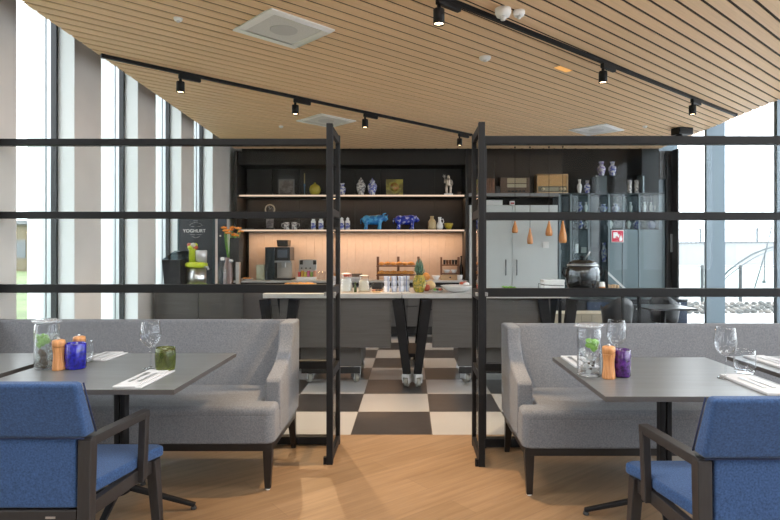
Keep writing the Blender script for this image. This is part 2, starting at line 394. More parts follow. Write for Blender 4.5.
# ------------------------------------------------------------------ sofas
def rrect(x0,x1,y0,y1,r,n=6,corners=(1,1,1,1)):
    pts = []
    for (cx,cy,a0),on in zip(((x1-r,y1-r,0),(x0+r,y1-r,90),(x0+r,y0+r,180),(x1-r,y0+r,270)),corners):
        if on:
            for i in range(n+1):
                t = math.radians(a0+90*i/n); pts.append((cx+r*math.cos(t),cy+r*math.sin(t)))
        else: pts.append((x1 if a0 in (0,270) else x0, y1 if a0 in (0,90) else y0))
    return pts
def sofa(label, x0, x1, dy, bz):
    """x0..x1 across, front at y 3.2+dy; both ends winged; origin mid-floor."""
    cx = (x0+x1)/2; L = (x1-x0)/2
    t = thing('bench_sofa', label, 'sofa', (cx,3.56+dy,0), 0, 'grey bench sofas')
    y = lambda v: v-3.56
    m = MB(); m.prism(rrect(-L,L,y(3.2),y(3.9),.055),'z',.265,.43); m.build('seat_base', SOFA, t, bevel=.012, seg=3)
    m = MB()   # T-shaped seat cushion that wraps in front of the arms
    P = rrect(-L,L,y(3.2),y(3.36),.055,6,(0,0,1,1))
    P = [(L,y(3.36)),(L-.085,y(3.36)),(L-.085,y(3.80)),(-L+.085,y(3.80)),(-L+.085,y(3.36)),(-L,y(3.36))]+P[2:]
    m.prism(P,'z',.40,.474); m.build('seat_cushion', SOFA, t, bevel=.03, seg=4)
    m = MB(); prof = [(y(3.72),.42),(y(3.915),.28),(y(3.943),.875+bz),(y(3.87),.878+bz)]
    m.prism(prof,'x',-L+.06,L-.06); m.build('backrest', SOFA, t, bevel=.022, seg=4)
    for s in (-1,1):
        m = MB(); xa, xb = s*(L-.085), s*(L+.004)
        pr = [(y(3.345),.30),(y(3.345),.575),(y(3.36),.597),(y(3.42),.612),(y(3.50),.632),(y(3.57),.655),(y(3.63),.69),(y(3.67),.735),(y(3.695),.80),(y(3.71),.878+bz),(y(3.942),.878+bz),(y(3.92),.28),(y(3.40),.28)]
        m.prism(pr,'x',min(xa,xb),max(xa,xb)); m.build('winged_arm', SOFA, t, bevel=.014, seg=3)
    m = MB(); m.box(-L+.012,L-.012,y(3.215),y(3.255),.222,.266); m.box(-L+.012,L-.012,y(3.86),y(3.9),.222,.266)
    for s in (-1,1): m.box(s*(L-.03)-.018,s*(L-.03)+.018,y(3.25),y(3.88),.222,.266)
    m.build('frame_rail', SOFAW, t, bevel=.003)
    for s in (-1,1):
        m = MB(); a = s*(L-.012); b = s*(L-.065)
        m.hexa([(min(a-s*.012,a-s*.045),y(3.222),.006),(max(a-s*.012,a-s*.045),y(3.222),.006),(max(a-s*.012,a-s*.045),y(3.252),.006),(min(a-s*.012,a-s*.045),y(3.252),.006)],
               [(min(a,b),y(3.215),.224),(max(a,b),y(3.215),.224),(max(a,b),y(3.262),.224),(min(a,b),y(3.262),.224)])
        lg = m.build('leg', SOFAW, t, bevel=.003)
        MB().lathe([(.013,0),(.015,.002),(.015,.006)],12,(a-s*.028,y(3.237),0)).build('glide', WHITE, lg)
        m = MB(); m.hexa([(min(a-s*.004,a-s*.036),y(3.905),.0),(max(a-s*.004,a-s*.036),y(3.905),.0),(max(a-s*.004,a-s*.036),y(3.935),.0),(min(a-s*.004,a-s*.036),y(3.935),.0)],
               [(min(a,b),y(3.85),.224),(max(a,b),y(3.85),.224),(max(a,b),y(3.9),.224),(min(a,b),y(3.9),.224)])
        m.build('leg', SOFAW, t, bevel=.003)
    return t
sofa('long grey fabric bench sofa with winged arms behind the table with the cobalt blue holder', -2.86,-.765,0,.006)
sofa('long grey fabric bench sofa with winged arms behind the table with the purple holder', .62,3.2,-.075,-.012)

# ------------------------------------------------------------------ tables
def table(label, x0, x1, y0, y1, rot=8):
    t = thing('dining_table', label, 'table', ((x0+x1)/2,(y0+y1)/2,0), 0, 'grey oak dining tables')
    a, b = (x1-x0)/2, (y1-y0)/2
    m = MB(); m.cur = 0; m.box(-a,a,-b,b,.7225,.745); o = m.build('table_top', [TOP,TEDGE], t, bevel=.0015, seg=1)
    for p in o.data.polygons: p.material_index = 0 if p.normal.z > .5 else 1
    m = MB(); m.box(-.2,.2,-.2,.2,.714,.7225); m.build('mounting_plate', BLACK, t)
    MB().box(-.022,.004,-.025,.025,.13,.714).build('column', BLACK, t, bevel=.006, seg=3)
    MB().box(.010,.036,-.025,.025,.13,.714).build('column', BLACK, t, bevel=.006, seg=3)
    MB().lathe([(.03,.1),(.055,.115),(.055,.155),(.04,.165)],20).build('hub', BLACK, t)
    for i in range(4):
        ang = math.radians(rot+90*i); c, s = math.cos(ang), math.sin(ang)
        lg = MB().bar((.04*c,.04*s,.135),(.37*c,.37*s,.022),.034,.026,w2=.026,h2=.02).build('leg', BLACK, t, bevel=.005, seg=2)
        MB().lathe([(.014,0),(.016,.003),(.012,.018)],12,(.362*c,.362*s,0)).build('glide', DARK, lg)
    return t
TABLE_L = (-1.953,-1.028,2.49,3.385); TABLE_R = (.812,1.68,2.372,3.255)
table('dark grey dining table carrying the cobalt blue holder and olive green tumbler', *TABLE_L)
table('dark grey dining table butted up to the cobalt holder table, by the window piers', -2.92,-2.02,2.49,3.385)
table('dark grey dining table carrying the purple holder and an empty wine glass', *TABLE_R, rot=-18)
table('dark grey dining table beyond the clear tumbler, mostly out of view', 1.825,2.7,2.372,3.29)

# ------------------------------------------------------------------ armchairs seen from behind
def chair(label, loc):
    t = thing('armchair', label, 'chair', loc, 0, 'blue armchairs')
    for s in (-1,1):
        m = MB(); m.hexa([(s*.291-.022,-.285,0),(s*.291+.022,-.285,0),(s*.291+.022,-.245,0),(s*.291-.022,-.245,0)],
                         [(s*.295-.024,-.275,.655),(s*.295+.024,-.275,.655),(s*.295+.024,-.225,.655),(s*.295-.024,-.225,.655)]); m.build('rear_leg', CHAIRW, t, bevel=.004)
        m = MB(); m.hexa([(s*.352-.018,.21,0),(s*.352+.018,.21,0),(s*.352+.018,.245,0),(s*.352-.018,.245,0)],
                         [(s*.328-.023,.185,.41),(s*.328+.023,.185,.41),(s*.328+.023,.24,.41),(s*.328-.023,.24,.41)]); m.build('front_leg', CHAIRW, t, bevel=.004)
        m = MB(); m.bar((s*.293,-.262,.6425),(s*.338,.125,.6425),.046,.034,w2=.04); m.hexa([(s*.336-.015,.072,.36),(s*.336+.015,.072,.36),(s*.336+.015,.112,.36),(s*.336-.015,.112,.36)],[(s*.340-.016,.085,.64),(s*.340+.016,.085,.64),(s*.340+.016,.124,.64),(s*.340-.016,.124,.64)])
        m.build('armrest', CHAIRW, t, bevel=.004)
        MB().bar((s*.286,-.25,.382),(s*.322,.21,.382),.03,.055).build('side_rail', CHAIRW, t, bevel=.003)
    br = MB().box(-.265,.265,-.272,-.242,.325,.395).build('back_rail', CHAIRW, t, bevel=.004)
    MB().box(.152,.188,-.2745,-.2715,.366,.3735).build('tag', STEEL, br, label='small silver tag')
    MB().box(-.31,.31,.195,.225,.355,.41).build('front_rail', CHAIRW, t, bevel=.004)
    m = MB(); m.prism([(-.262,-.225),(.262,-.225),(.318,.05),(.322,.13),(.366,.245),(.33,.27),(-.33,.27),(-.366,.245),(-.322,.13),(-.318,.05)],'z',.412,.46); m.build('seat_pad', BLUE, t, bevel=.014, seg=4)
    m = MB(); m.hexa([(-.262,-.268,.40),(.262,-.268,.40),(.262,-.212,.40),(-.262,-.212,.40)],[(-.262,-.275,.66),(.262,-.275,.66),(.262,-.222,.66),(-.262,-.222,.66)]); m.build('back_panel', BLUE, t, bevel=.01, seg=3)
    m = MB(); m.hexa([(-.309,-.292,.666),(.309,-.292,.666),(.309,-.215,.666),(-.309,-.215,.666)],[(-.311,-.36,.880),(.311,-.36,.880),(.304,-.30,.880),(-.304,-.30,.880)])
    pad = m.build('back_cushion', BLUE, t, bevel=.016, seg=4)
    m = MB()
    for s in (-1,1): m.tube([(s*.310,-.222,.672),(s*.308,-.302,.872)],.003,8)
    m.tube([(-.30,-.285,.664),(.30,-.285,.664)],.003,8); m.build('piping', PIPE, pad)
    return t
c1 = chair('blue armchair with dark wood frame at the table with the cobalt holder', (-1.492,2.372,0))
again(c1, (1.272,2.165,0), 'blue armchair with dark wood frame at the table with the purple holder')
# ------------------------------------------------------------------ things on the dining tables
TZ = .7455
def wine_glass(label, x, y):
    t = thing('wine_glass', label, 'wine glass', (x,y,TZ), 0, 'wine glasses')
    out = [(.0055,.105),(.018,.112),(.034,.126),(.046,.146),(.0515,.168),(.051,.19),(.046,.215),(.0415,.242)]
    inn = [(r-.0014,z+(.002 if i<2 else 0)) for i,(r,z) in enumerate(out)][::-1]
    MB().shell(out+[(.0408,.2428)]+inn[:-1]+[(.0,.114)],32).build('bowl', GWARE, t)
    MB().lathe([(.0055,.008),(.0042,.03),(.004,.07),(.0055,.105)],14).build('stem', GWARE, t)
    MB().lathe([(.001,.0),(.038,.0),(.0385,.0015),(.03,.0028),(.012,.006),(.0055,.012)],32).build('foot', GWARE, t)
    return t
wg = wine_glass('wine glass standing beside the olive green tumbler', -1.335, 2.94)
again(wg, (1.085,3.0,TZ), 'wine glass standing behind the purple holder and the pepper mill')
again(wg, (1.50,2.715,TZ), 'wine glass standing beside the clear water tumbler')
def tumbler(label, x, y, m, z=TZ):
    t = thing('tumbler', label, 'tumbler', (x,y,z), 0, 'water tumblers')
    MB().shell([(.044,.0),(.0485,.03),(.0505,.06),(.0495,.09),(.0465,.113),(.0445,.113),(.0475,.088),(.0485,.06),(.0462,.032),(.040,.017),(.0,.015)],32).build('glass_wall', m, t)
    MB().lathe([(.038,0),(.044,.001),(.0455,.01),(.042,.0145)],32).build('glass_base', GWARE, t)
    return t
tb = tumbler('olive green glass tumbler beside the wine glass', -1.236, 2.885, GREENG, TZ+.0056)
tumbler('clear glass tumbler beside the wine glass on the purple holder table', 1.647, 2.81, GWARE, TZ+.0056)
tumbler('clear glass tumbler behind the cobalt blue holder', -1.78, 3.11, GWARE)
def jar(label, x, y, cloudy, fill):
    t = thing('water_jar', label, 'jar', (x,y,TZ), 0, 'infused water jars')
    r = .058
    MB().shell([(.0,.0),(r-.006,.0),(r,.006),(r,.215),(r-.006,.228),(r-.006,.236),(r-.009,.236),(r-.009,.228),(r-.0035,.213),(r-.0035,.012),(r-.01,.008),(0,.008)],32).build('glass_wall', GWARE, t)
    l = MB(); l.shell([(0,.257),(.04,.256),(.05,.252),(.061,.249),(.064,.244),(.063,.238),(.052,.236),(.0,.236)],32); lid = l.build('lid', LIDG, t)
    for s in (-1,1):
        e = MB(); e.box(min(s*.058,s*.076),max(s*.058,s*.076),-.012,.012,.238,.247); e.build('lug', LIDG, lid, bevel=.004)
    MB().shell([(.0,.011),(.052,.011),(.053,.02),(.053,.175),(.0,.175)],28).build('water', CLOUDY if cloudy else GCLEAR, t)
    rnd = random.Random(cloudy+3)
    m = MB()
    for i in range(16):
        c = (rnd.uniform(-.026,.026),rnd.uniform(-.037,-.028),rnd.uniform(.135,.175) if not cloudy else rnd.uniform(.11,.17))
        m.ell(c,(.017,.004,.011),10,6,(0,rnd.uniform(-1.5,1.5),0))
    m.build('mint_sprig', MATS['leaf_green'], t)
    for i in range(9 if not cloudy else 5):
        q = MB(); q.xf = Matrix.Translation((rnd.uniform(-.03,.03),rnd.uniform(-.03,.02),.025+.013*i if not cloudy else .03+.024*i)) @ Euler((rnd.uniform(0,2),rnd.uniform(0,2),0)).to_matrix().to_4x4()
        q.box(-.012,.012,-.012,.012,-.012,.012); q.build('ice_cube', ICE, t, bevel=.003)
    for i in range(7):
        c = (rnd.uniform(-.008,.026) if cloudy else rnd.uniform(-.035,.035), -.047+rnd.uniform(0,.006)+(.008 if cloudy else 0), .02+.012*i if cloudy else rnd.uniform(.02,.11))
        MB().ell(c,(.018,.014,.016) if cloudy else (.006,.004,.005),10,8).build('berry', BERRY, t)
    return t
LIDG = glass('lid_glass', (.95,.96,.97), .08, body=.28, bodycol=(.85,.87,.9))
ICE = glass('ice', (.95,.96,.97), .03, body=.4, bodycol=(.8,.84,.84))
BERRY = mat('dark_berry', (.07,.045,.03), .4)
jar('tall lidded glass jar of cloudy water with dark fruit beside the cobalt blue holder', -1.873, 2.945, 1, 0)
jar('tall lidded glass jar of clear water with green leaves beside the purple holder', .871, 2.775, 0, 0)
def mill(label, x, y):
    t = thing('pepper_mill', label, 'pepper mill', (x,y,TZ), 0, 'beech pepper mills')
    prof = [(.029,.0),(.0305,.006),(.029,.03),(.0255,.06),(.0255,.085),(.0285,.108),(.0295,.116)]
    m = MB(); n = 32; vs = []; fs = []
    for r,z in prof:
        for i in range(n): a = 2*PI*i/n; q = r*(1-.08*(i%2)); vs.append((q*math.cos(a),q*math.sin(a),z))
    for j in range(len(prof)-1):
        for i in range(n): k=(i+1)%n; fs.append((j*n+i,j*n+k,(j+1)*n+k,(j+1)*n+i))
    fs.append(tuple(range(n))[::-1]); fs.append(tuple((len(prof)-1)*n+i for i in range(n)))
    m.add(vs,fs); m.build('body', BEECH, t)
    MB().lathe([(.026,.1165),(.030,.119),(.0305,.14),(.029,.150),(.02,.154),(0.0,.155)],24).build('cap', BEECH, t)
    MB().lathe([(.006,.154),(.008,.158),(.006,.163),(0,.164)],12).build('nut', STEEL, t)
    return t
pm = mill('slatted beech pepper mill in front of its twin, beside the cobalt holder', -1.787, 2.905)
again(pm, (-1.752,3.025,TZ+.0), 'slatted beech pepper mill half hidden behind its twin and the cobalt holder')
again(pm, (.943,2.71,TZ), 'slatted beech pepper mill between the clear water jar and purple holder')
def holder(label, x, y, m, r, h):
    t = thing('candle_holder', label, 'candle holder', (x,y,TZ), 0, 'coloured glass candle holders')
    MB().shell([(0,0),(r-.006,0),(r,.006),(r,h-.005),(r-.003,h),(r-.006,h-.003),(r-.006,.016),(0,.014)],32).build('glass_wall', m, t)
    MB().lathe([(.018,.0145),(.018,.03),(0,.03)],16).build('tealight', WHITE, t)
    return t
holder('cobalt blue glass candle holder beside the pepper mills', -1.722, 2.94, BLUEG, .050, .132)
holder('dark purple glass candle holder beside the pepper mill', 1.018, 2.755, PURPG, .045, .132)
def setting(where, x0, x1, y0, y1, grp, along=1):
    """a folded napkin with fork and knife lying on it, each a thing of its own."""
    cx, cy = (x0+x1)/2, (y0+y1)/2; a, b = (x1-x0)/2, (y1-y0)/2
    t = thing('napkin', 'white folded paper napkin '+where, 'napkin', (cx,cy,TZ), 0, 'folded napkins')
    MB().box(-a,a,-b,b,0,.0055).build('lower_fold', NAPK, t, bevel=.001, seg=1)
    MB().hexa([(-a,-b,.0056),(a*.6,-b,.0056),(a*.6,b,.0056),(-a,b,.0056)],[(-a+.001,-b,.0106),(a*.58,-b,.0106),(a*.58,b,.0106),(-a+.001,b,.0106)]).build('upper_fold', NAPK, t, bevel=.001, seg=1)
    L = min(.19,b*2-.05)/2
    f = thing('fork', 'steel fork on the napkin '+where, 'fork', (cx-.03,cy,TZ+.0114), 0, 'dinner forks')
    m = MB(); m.bar((0,-L,.0015),(0,L*.25,.003),.013,.002,w2=.006); m.bar((0,L*.25,.003),(0,L*.5,.002),.006,.002,w2=.02); m.build('handle', CHROME, f)
    for i in range(4): MB().bar((-.0085+.0057*i,L*.5,.002),(-.0085+.0057*i,L,.003),.003,.0016).build('tine', CHROME, f)
    k = thing('knife', 'steel knife on the napkin '+where, 'knife', (cx+.012,cy,TZ+.0114), 0, 'dinner knives')
    MB().bar((0,-L,.0015),(0,0,.0015),.013,.003,w2=.009).build('handle', CHROME, k)
    MB().prism([(-.008,0),(.006,0),(.006,L*.8),(.001,L),(-.006,L*.7)],'z',.0005,.002).build('blade', CHROME, k)
setting('under the olive green tumbler', -1.308,-1.18,2.505,2.87,'')
setting('at the sofa edge beyond the cobalt blue holder', -1.80,-1.665,3.13,3.375,'')
setting('at the sofa edge behind the clear water jar', .855,.985,2.95,3.245,'')
setting('beside the clear tumbler and wine glass', 1.495,1.645,2.385,2.76,'')
setting('on the table beyond the clear tumbler', 1.90,2.05,2.92,3.26,'')
# ------------------------------------------------------------------ ceiling fittings
def panel(label, x, y, rz=math.radians(45)):
    t = thing('ceiling_panel', label, 'ceiling speaker', (x,y,CZ), rz, 'square ceiling panels'); a = .268; b = .205
    m = MB(); m.box(-a,a,-a,-b,-.012,.0); m.box(-a,a,b,a,-.012,0); m.box(-a,-b,-b,b,-.012,0); m.box(b,a,-b,b,-.012,0); m.build('frame', CEIL_W, t, bevel=.003)
    MB().box(-b,b,-b,b,-.006,.0).build('grille', CEIL_G, t)
    MB().lathe([(.095,-.0085),(.1,-.008),(.1,-.0062)],32).build('speaker_cone', CEIL_S, t)
CEIL_W = mat('panel_white', (.9,.89,.88), .6); CEIL_G = mat('panel_mesh', (.7,.69,.68), .7, var=.15, vscale=150); CEIL_S = mat('speaker_grey', (.56,.55,.545), .7)
panel('square white ceiling panel closest to the camera, with a round grille', -.93, 4.21)
panel('square white ceiling panel over the buffet beside the third track spotlight', -1.05, 7.15)
panel('square white ceiling panel near the glazing, above the old radios', 2.51, 7.69)
def track(label, p, q, heads):
    p, q = Vector(p), Vector(q); d = (q-p).normalized(); ang = math.atan2(d.y,d.x); L = (q-p).length
    t = thing('lighting_track', label, 'light track', ((p.x+q.x)/2,(p.y+q.y)/2,CZ), ang, 'black lighting tracks')
    MB().box(-L/2,L/2,-.013,.013,-.03,0).build('rail', BLACK, t)
    MB().box(-L/2-.03,-L/2,-.02,.02,-.032,0).build('end_cap', BLACK, t); MB().box(L/2,L/2+.03,-.02,.02,-.032,0).build('end_cap', BLACK, t)
    for lb,(u,v),pw,tilt in heads:
        y = (CZ-.03-H)*F/(251-v); x = px(u,y); s = (Vector((x,y))-Vector(p)).dot(d); c = p+d*s
        spot(lb, (c.x,c.y,CZ-.03), ang, pw, tilt)
NSPOT = 0
def spot(label, loc, ang, pw, tilt):
    h = thing('track_spotlight', label, 'spotlight', loc, ang, 'black track spotlights')
    MB().box(-.10,.10,-.017,.017,-.038,0).build('adapter', BLACK, h, bevel=.003)
    MB().cyl((-.085,0,-.038),(-.085,0,-.075),.013,12).build('stem', BLACK, h)
    MB().shell([(0,-.068),(.033,-.068),(.036,-.072),(.036,-.165),(.0325,-.165),(.0325,-.150),(.0,-.150)],24,(-.085,0,0)).build('housing', BLACK, h)
    MB().lathe([(0,-.1562),(.031,-.1562),(.031,-.1535),(0,-.1535)],20,(-.085,0,0)).build('lens', LAMPG, h)
    if pw:
        ld = bpy.data.lights.new('spot_beam','SPOT'); ld.energy = pw; ld.color = (1,.68,.38); ld.spot_size = math.radians(60); ld.spot_blend = .6; ld.shadow_soft_size = .03
        lo = bpy.data.objects.new('spot_beam',ld); COL.objects.link(lo)
        c, s = math.cos(ang), math.sin(ang)
        lo.location = (loc[0]-.085*c, loc[1]-.085*s, loc[2]-.172)
        lo.rotation_euler = Vector(tilt+(-1,)).to_track_quat('-Z','Y').to_euler() if tilt else (0,0,0)
track('long black lighting track running over the buffet tables', (-2.539,4.753), (.835,7.95), [
    ('black track spotlight closest to the window piers, first on the buffet track',(183,80),SPB,None),
    ('black track spotlight second along the buffet track from the window piers',(297,102),SPA,(.25,-.45)),
    ('black track spotlight third along the buffet track, beside a white ceiling panel',(366,116),SPB,None),
    ('black track spotlight at the far end of the buffet track, by the door leaf',(466,134),SPB,None)])
track('black lighting track over the doorway and the purple holder table', (-.548,3.0), (3.86,6.78), [
    ('black track spotlight high above the doorway between the sofas',(447,3),SPD,(-.12,.02)),
    ('black track spotlight mid way along the doorway track, near an amber glow',(607,66),SPB,None),
    ('black track spotlight on the doorway track, closest to the glazing',(698,100),SPB,None)])
b = thing('ceiling_projector', 'black box shaped ceiling fitting just above the screen rail by the glazing', 'ceiling spotlight', (px(682,7.6),7.6,CZ), .3)
MB().box(-.11,.11,-.08,.08,-.09,0).build('housing', BLACK, b, bevel=.005); MB().cyl((-.05,0,-.09),(-.05,0,-.14),.04,16).build('lens_barrel', BLACK, b)
def disc(name, label, u, v, r, h, m=None):
    y = (CZ-H)*F/(251-v); t = thing(name, label, 'ceiling detector', (px(u,y),y,CZ), 0)
    MB().lathe([(r,0),(r,-h*.5),(r*.8,-h),(0,-h)],20).build('housing', m or CEIL_W, t)
    MB().lathe([(r*.35,-h),(r*.3,-h*1.5),(0,-h*1.6)],14).build('sensor', CEIL_G, t)
disc('smoke_detector', 'white round smoke detector in the middle of the wooden ceiling', 485,57,.05,.025)
disc('smoke_detector', 'white dome detector beside the doorway spotlight track', 503,9,.055,.05)
disc('ceiling_motion_sensor', 'small round sensor next to the white dome detector', 519,11,.04,.035)
disc('ceiling_sprinkler', 'small chrome sprinkler head closest to the camera, near the large ceiling panel', 178,18,.03,.02)
disc('ceiling_sprinkler', 'small sprinkler head far back, beside the ceiling panel over the buffet', 281,126,.03,.02)
disc('ceiling_sprinkler', 'small sprinkler head beside the ceiling panel near the glazing', 645,126,.03,.02)
y = (CZ-H)*F/(251-69); t = thing('amber_patch', 'small glowing amber patch in the wooden ceiling', 'ceiling light', (px(563,y),y,CZ), math.radians(42))
MB().box(-.1,.1,-.035,.035,-.002,.004).build('lens', emit('amber_plate',(1,.5,.16),.75), t); MB().box(-.105,.105,-.04,.04,-.0015,.004).build('trim', PALEWOOD, t)  # thin emissive amber plate with a wooden rim, set among the slats

# ------------------------------------------------------------------ back wall: shelving, cabinets, vitrine
BY = 9.15                                          # front plane of the units
def X(u, y=BY): return px(u,y)
def Z(v, y=BY): return pz(v,y)
su = thing('shelving_unit', 'dark stained wall shelving unit with two lit shelves over a pale backlit panel', 'shelves', ((X(235)+X(467))/2,BY,0))
ox = -su.location.x
def sb(m,*a):
    x0,x1,y0,y1,z0,z1 = a; return m.box(x0+ox,x1+ox,y0-BY,y1-BY,z0,z1)
zs1, zs2, zc = Z(194.7), Z(229.5), Z(280.5)
m = MB()
for u0,u1 in ((238,265),(265,293),(293,322),(322,352),(352,379),(379,407),(407,436),(436,465)): sb(m,X(u0)+.003,X(u1)-.003,9.66,9.69,zs2,2.95)
m.build('back_panel', SHELFD, su)
m = MB(); sb(m,X(235),X(467),9.2,9.65,2.74,2.955); m.build('pelmet', SHELFD, su)
for z,n in ((zs1,0),(zs2,1)):
    m = MB(); sb(m,X(236),X(466),BY+.02,9.655,z-.03,z); sh = m.build('shelf', SHELFD, su)
    m = MB(); sb(m,X(238)+.02,X(465)-.01,BY+.002,BY+.019,z-.026,z-.002); m.build('led_strip', LEDM, sh, label='glowing warm light strip')
m = MB(); sb(m,X(235)-.02,X(235)+.03,BY,9.69,zc+.001,2.955); m.build('side_panel', SHELFD, su)
m = MB(); sb(m,X(465.5),X(468.5),BY,9.69,zc+.001,2.955); m.build('side_panel', SHELFD, su)
m = MB(); n_ = 26; x0, x1 = X(240), X(465.3)
for i in range(n_): sb(m,x0+(x1-x0)*i/n_+.001,x0+(x1-x0)*(i+1)/n_-.001,9.66,9.69,zc+.002,zs2-.03)
m.build('backlit_panel', PEACH, su, label='pale birch panel lit from above')
# worktop and base units below
m = MB(); m.box(X(228),X(467.5),BY-.06,9.69,zc-.03,zc)
tag(m.build('worktop', STONE, bevel=.003), 'white stone back worktop under the lit birch panel', 'worktop')
us = [(229,288),(288,347),(347,407),(407,466.5)]
for i,(a,b) in enumerate(us):
    t = thing('base_cabinet', ['dark base cabinet under the coffee machine','dark base cabinet under the condiment rack','dark base cabinet under the bread rack','dark base cabinet under the bowls rack'][i], 'cabinet', ((X(a)+X(b))/2,BY,0), 0, 'dark base cabinets')
    h = (X(b)-X(a))/2-.003
    MB().box(-h,h,.02,.35,.12,zc-.031).build('carcass', DARK, t); MB().box(-h+.01,h-.01,.06,.35,0,.12).build('plinth', DARK, t)
    for k in range(2):
        z0 = .14+.33*k; d = MB().box(-h+.002,h-.002,-.002,.018,z0,z0+.32).build('drawer', PANEL, t, bevel=.002)
        MB().box(-.12,.12,-.02,-.002,z0+.27,z0+.285).build('handle', BLACK, d)
# tall pale cabinet with two doors
t = thing('tall_cabinet', 'pale grey two door tall cabinet below the radio shelf', 'cabinet', ((X(469)+X(558))/2,BY,0)); o_ = -t.location.x
MB().box(X(469)+o_,X(558)+o_,.02,.40,.05,Z(205)).build('carcass', CABW, t); MB().box(X(469)+o_+.01,X(558)+o_-.01,.05,.38,0,.05).build('plinth', DARK, t)
for a,b,hu in ((469.5,511.6,505.5),(512.3,557.5,516.5)):
    d = MB().box(X(a)+o_,X(b)+o_,-.004,.018,.06,Z(205.3)).build('door', CABW, t, bevel=.003)
    MB().tube([(X(hu)+o_,-.004,Z(260)),(X(hu)+o_,-.035,Z(260)),(X(hu)+o_,-.035,Z(275)),(X(hu)+o_,-.004,Z(275))],.009,8).build('handle', mat('handle_grey',(.10,.10,.10),.35,.5) if 'handle_grey' not in MATS else MATS['handle_grey'], d)
sw = thing('light_switch', 'small white switch plate on the pale tall cabinet', 'switch', (X(545.5),BY-.005,Z(245)))
MB().box(-.05,.05,-.012,0,-.05,.05).build('plate', WHITE, sw, bevel=.004); MB().box(-.03,.03,-.018,-.012,-.03,.03).build('rocker', CERAM, sw, bevel=.002)
def bx(name, label, cat, u0, u1, v0, v1, y0, y1, m, group=None, bevel=.004):
    cx, z = (px(u0,y0)+px(u1,y0))/2, pz(v1,y0); h = (px(u1,y0)-px(u0,y0))/2
    o = MB().box(-h,h,0,y1-y0,0,pz(v0,y0)-z).build(name, m, bevel=bevel, loc=(cx,y0,z))
    return tag(o,label,cat,group)
t = thing('flat_box', 'flat white box lying on top of the pale tall cabinet', 'box', (X(493),BY+.1,Z(205)))
MB().box(-.17,.17,0,.2,.0,.055).build('tray', WHITE, t, bevel=.003); MB().box(-.172,.172,-.002,.202,.056,.085).build('lid', WHITE, t, bevel=.003)
t = thing('small_box', 'small red and white box on top of the pale tall cabinet', 'box', (X(513.5),BY+.08,Z(205)))
MB().box(-.035,.035,0,.1,0,.07).build('carton', WHITE, t, bevel=.002); MB().box(-.028,.028,-.002,0,.02,.045).build('band', mat('carton_red',(.5,.05,.06),.5), t)
# long shelf with the old radios
zr = Z(193)
t = thing('radio_shelf', 'dark brown niche with a grey fronted shelf carrying old radios', 'shelf', (X(515),BY,0)); o_ = -t.location.x
MB().box(X(469)+o_,X(558.5)+o_,.02,.40,zr-.035,zr).build('shelf_board', MIDWOOD, t); MB().box(X(469)+o_,X(558.5)+o_,.0,.019,zr-.055,zr).build('front_edge', mat('grey_shelf_edge',(.2,.2,.2),.5), t)
for a,b in ((469,498),(498,535),(535,569)): MB().box(X(a)+o_+.003,X(b)+o_-.003,.37,.40,zr+.004,2.95).build('back_panel', mat('umber_panel',(.035,.024,.017),.5), t)
# radios
t = thing('table_radio', 'blond wooden valve radio with a dial, biggest on the radio shelf', 'radio', (X(553.5),BY+.06,zr)); w = .25; hh = Z(173.5)-zr
m = MB(); m.box(-w,w,0,.2,0,.018); m.box(-w,w,0,.2,hh-.018,hh); m.box(-w,-w+.018,0,.2,.018,hh-.018); m.box(w-.018,w,0,.2,.018,hh-.018); m.box(-w+.018,w-.018,.06,.2,.018,hh-.018); m.build('case', PALEWOOD, t, bevel=.003)
MB().box(-w+.018,w-.018,.02,.06,.12,hh-.018).build('speaker_cloth', mat('radio_cloth',(.5,.3,.13),.9,var=.2,vscale=120), t)
MB().box(-w+.018,w-.018,.015,.06,.018,.115).build('dial_plate', mat('radio_dial',(.16,.14,.09),.4), t)
MB().box(-.12,.1,.008,.015,.04,.095).build('tuning_scale', mat('radio_scale',(.32,.29,.2),.4), t)
for x in (-.15,.14,.19): MB().cyl((x,.015,.07),(x,-.012,.07),.025,16).build('knob', mat('radio_knob',(.55,.45,.28),.4), t)
t = thing('table_radio', 'brown radio with a cream front panel and pale scale, between wood box and blond radio', 'radio', (X(516),BY+.06,zr))
MB().box(-.24,.24,.01,.2,0,Z(177)-zr).build('case', mat('radio_brown',(.10,.055,.03),.5), t, bevel=.006)
MB().box(-.13,.18,.0,.01,.165,.245).build('cream_panel', mat('radio_cream',(.38,.31,.2),.5), t); MB().box(-.13,.18,.0,.01,.095,.15).build('tuning_scale', mat('radio_cream_scale',(.42,.36,.25),.5), t)
for i in range(5): MB().box(-.12+.06*i,-.085+.06*i,-.008,.01,.02,.045).build('push_button', DARK, t)
t = thing('wooden_box', 'upright brown wooden box beside the door leaf on the radio shelf', 'box', (X(489.5),BY+.07,zr))
for i in range(4): MB().box(-.10+.05*i,-.054+.05*i,0,.18,0,Z(177.5)-zr-.01*(i%2)).build('plank', MIDWOOD, t, bevel=.003)
MB().box(-.1,.096,.03,.15,.0,.03).build('bottom', MIDWOOD, t)
bx('small_carton','small dark carton with a pale base between the wooden box and brown radio','box',495.5,500.5,186,193,BY+.08,BY+.15,DARK)

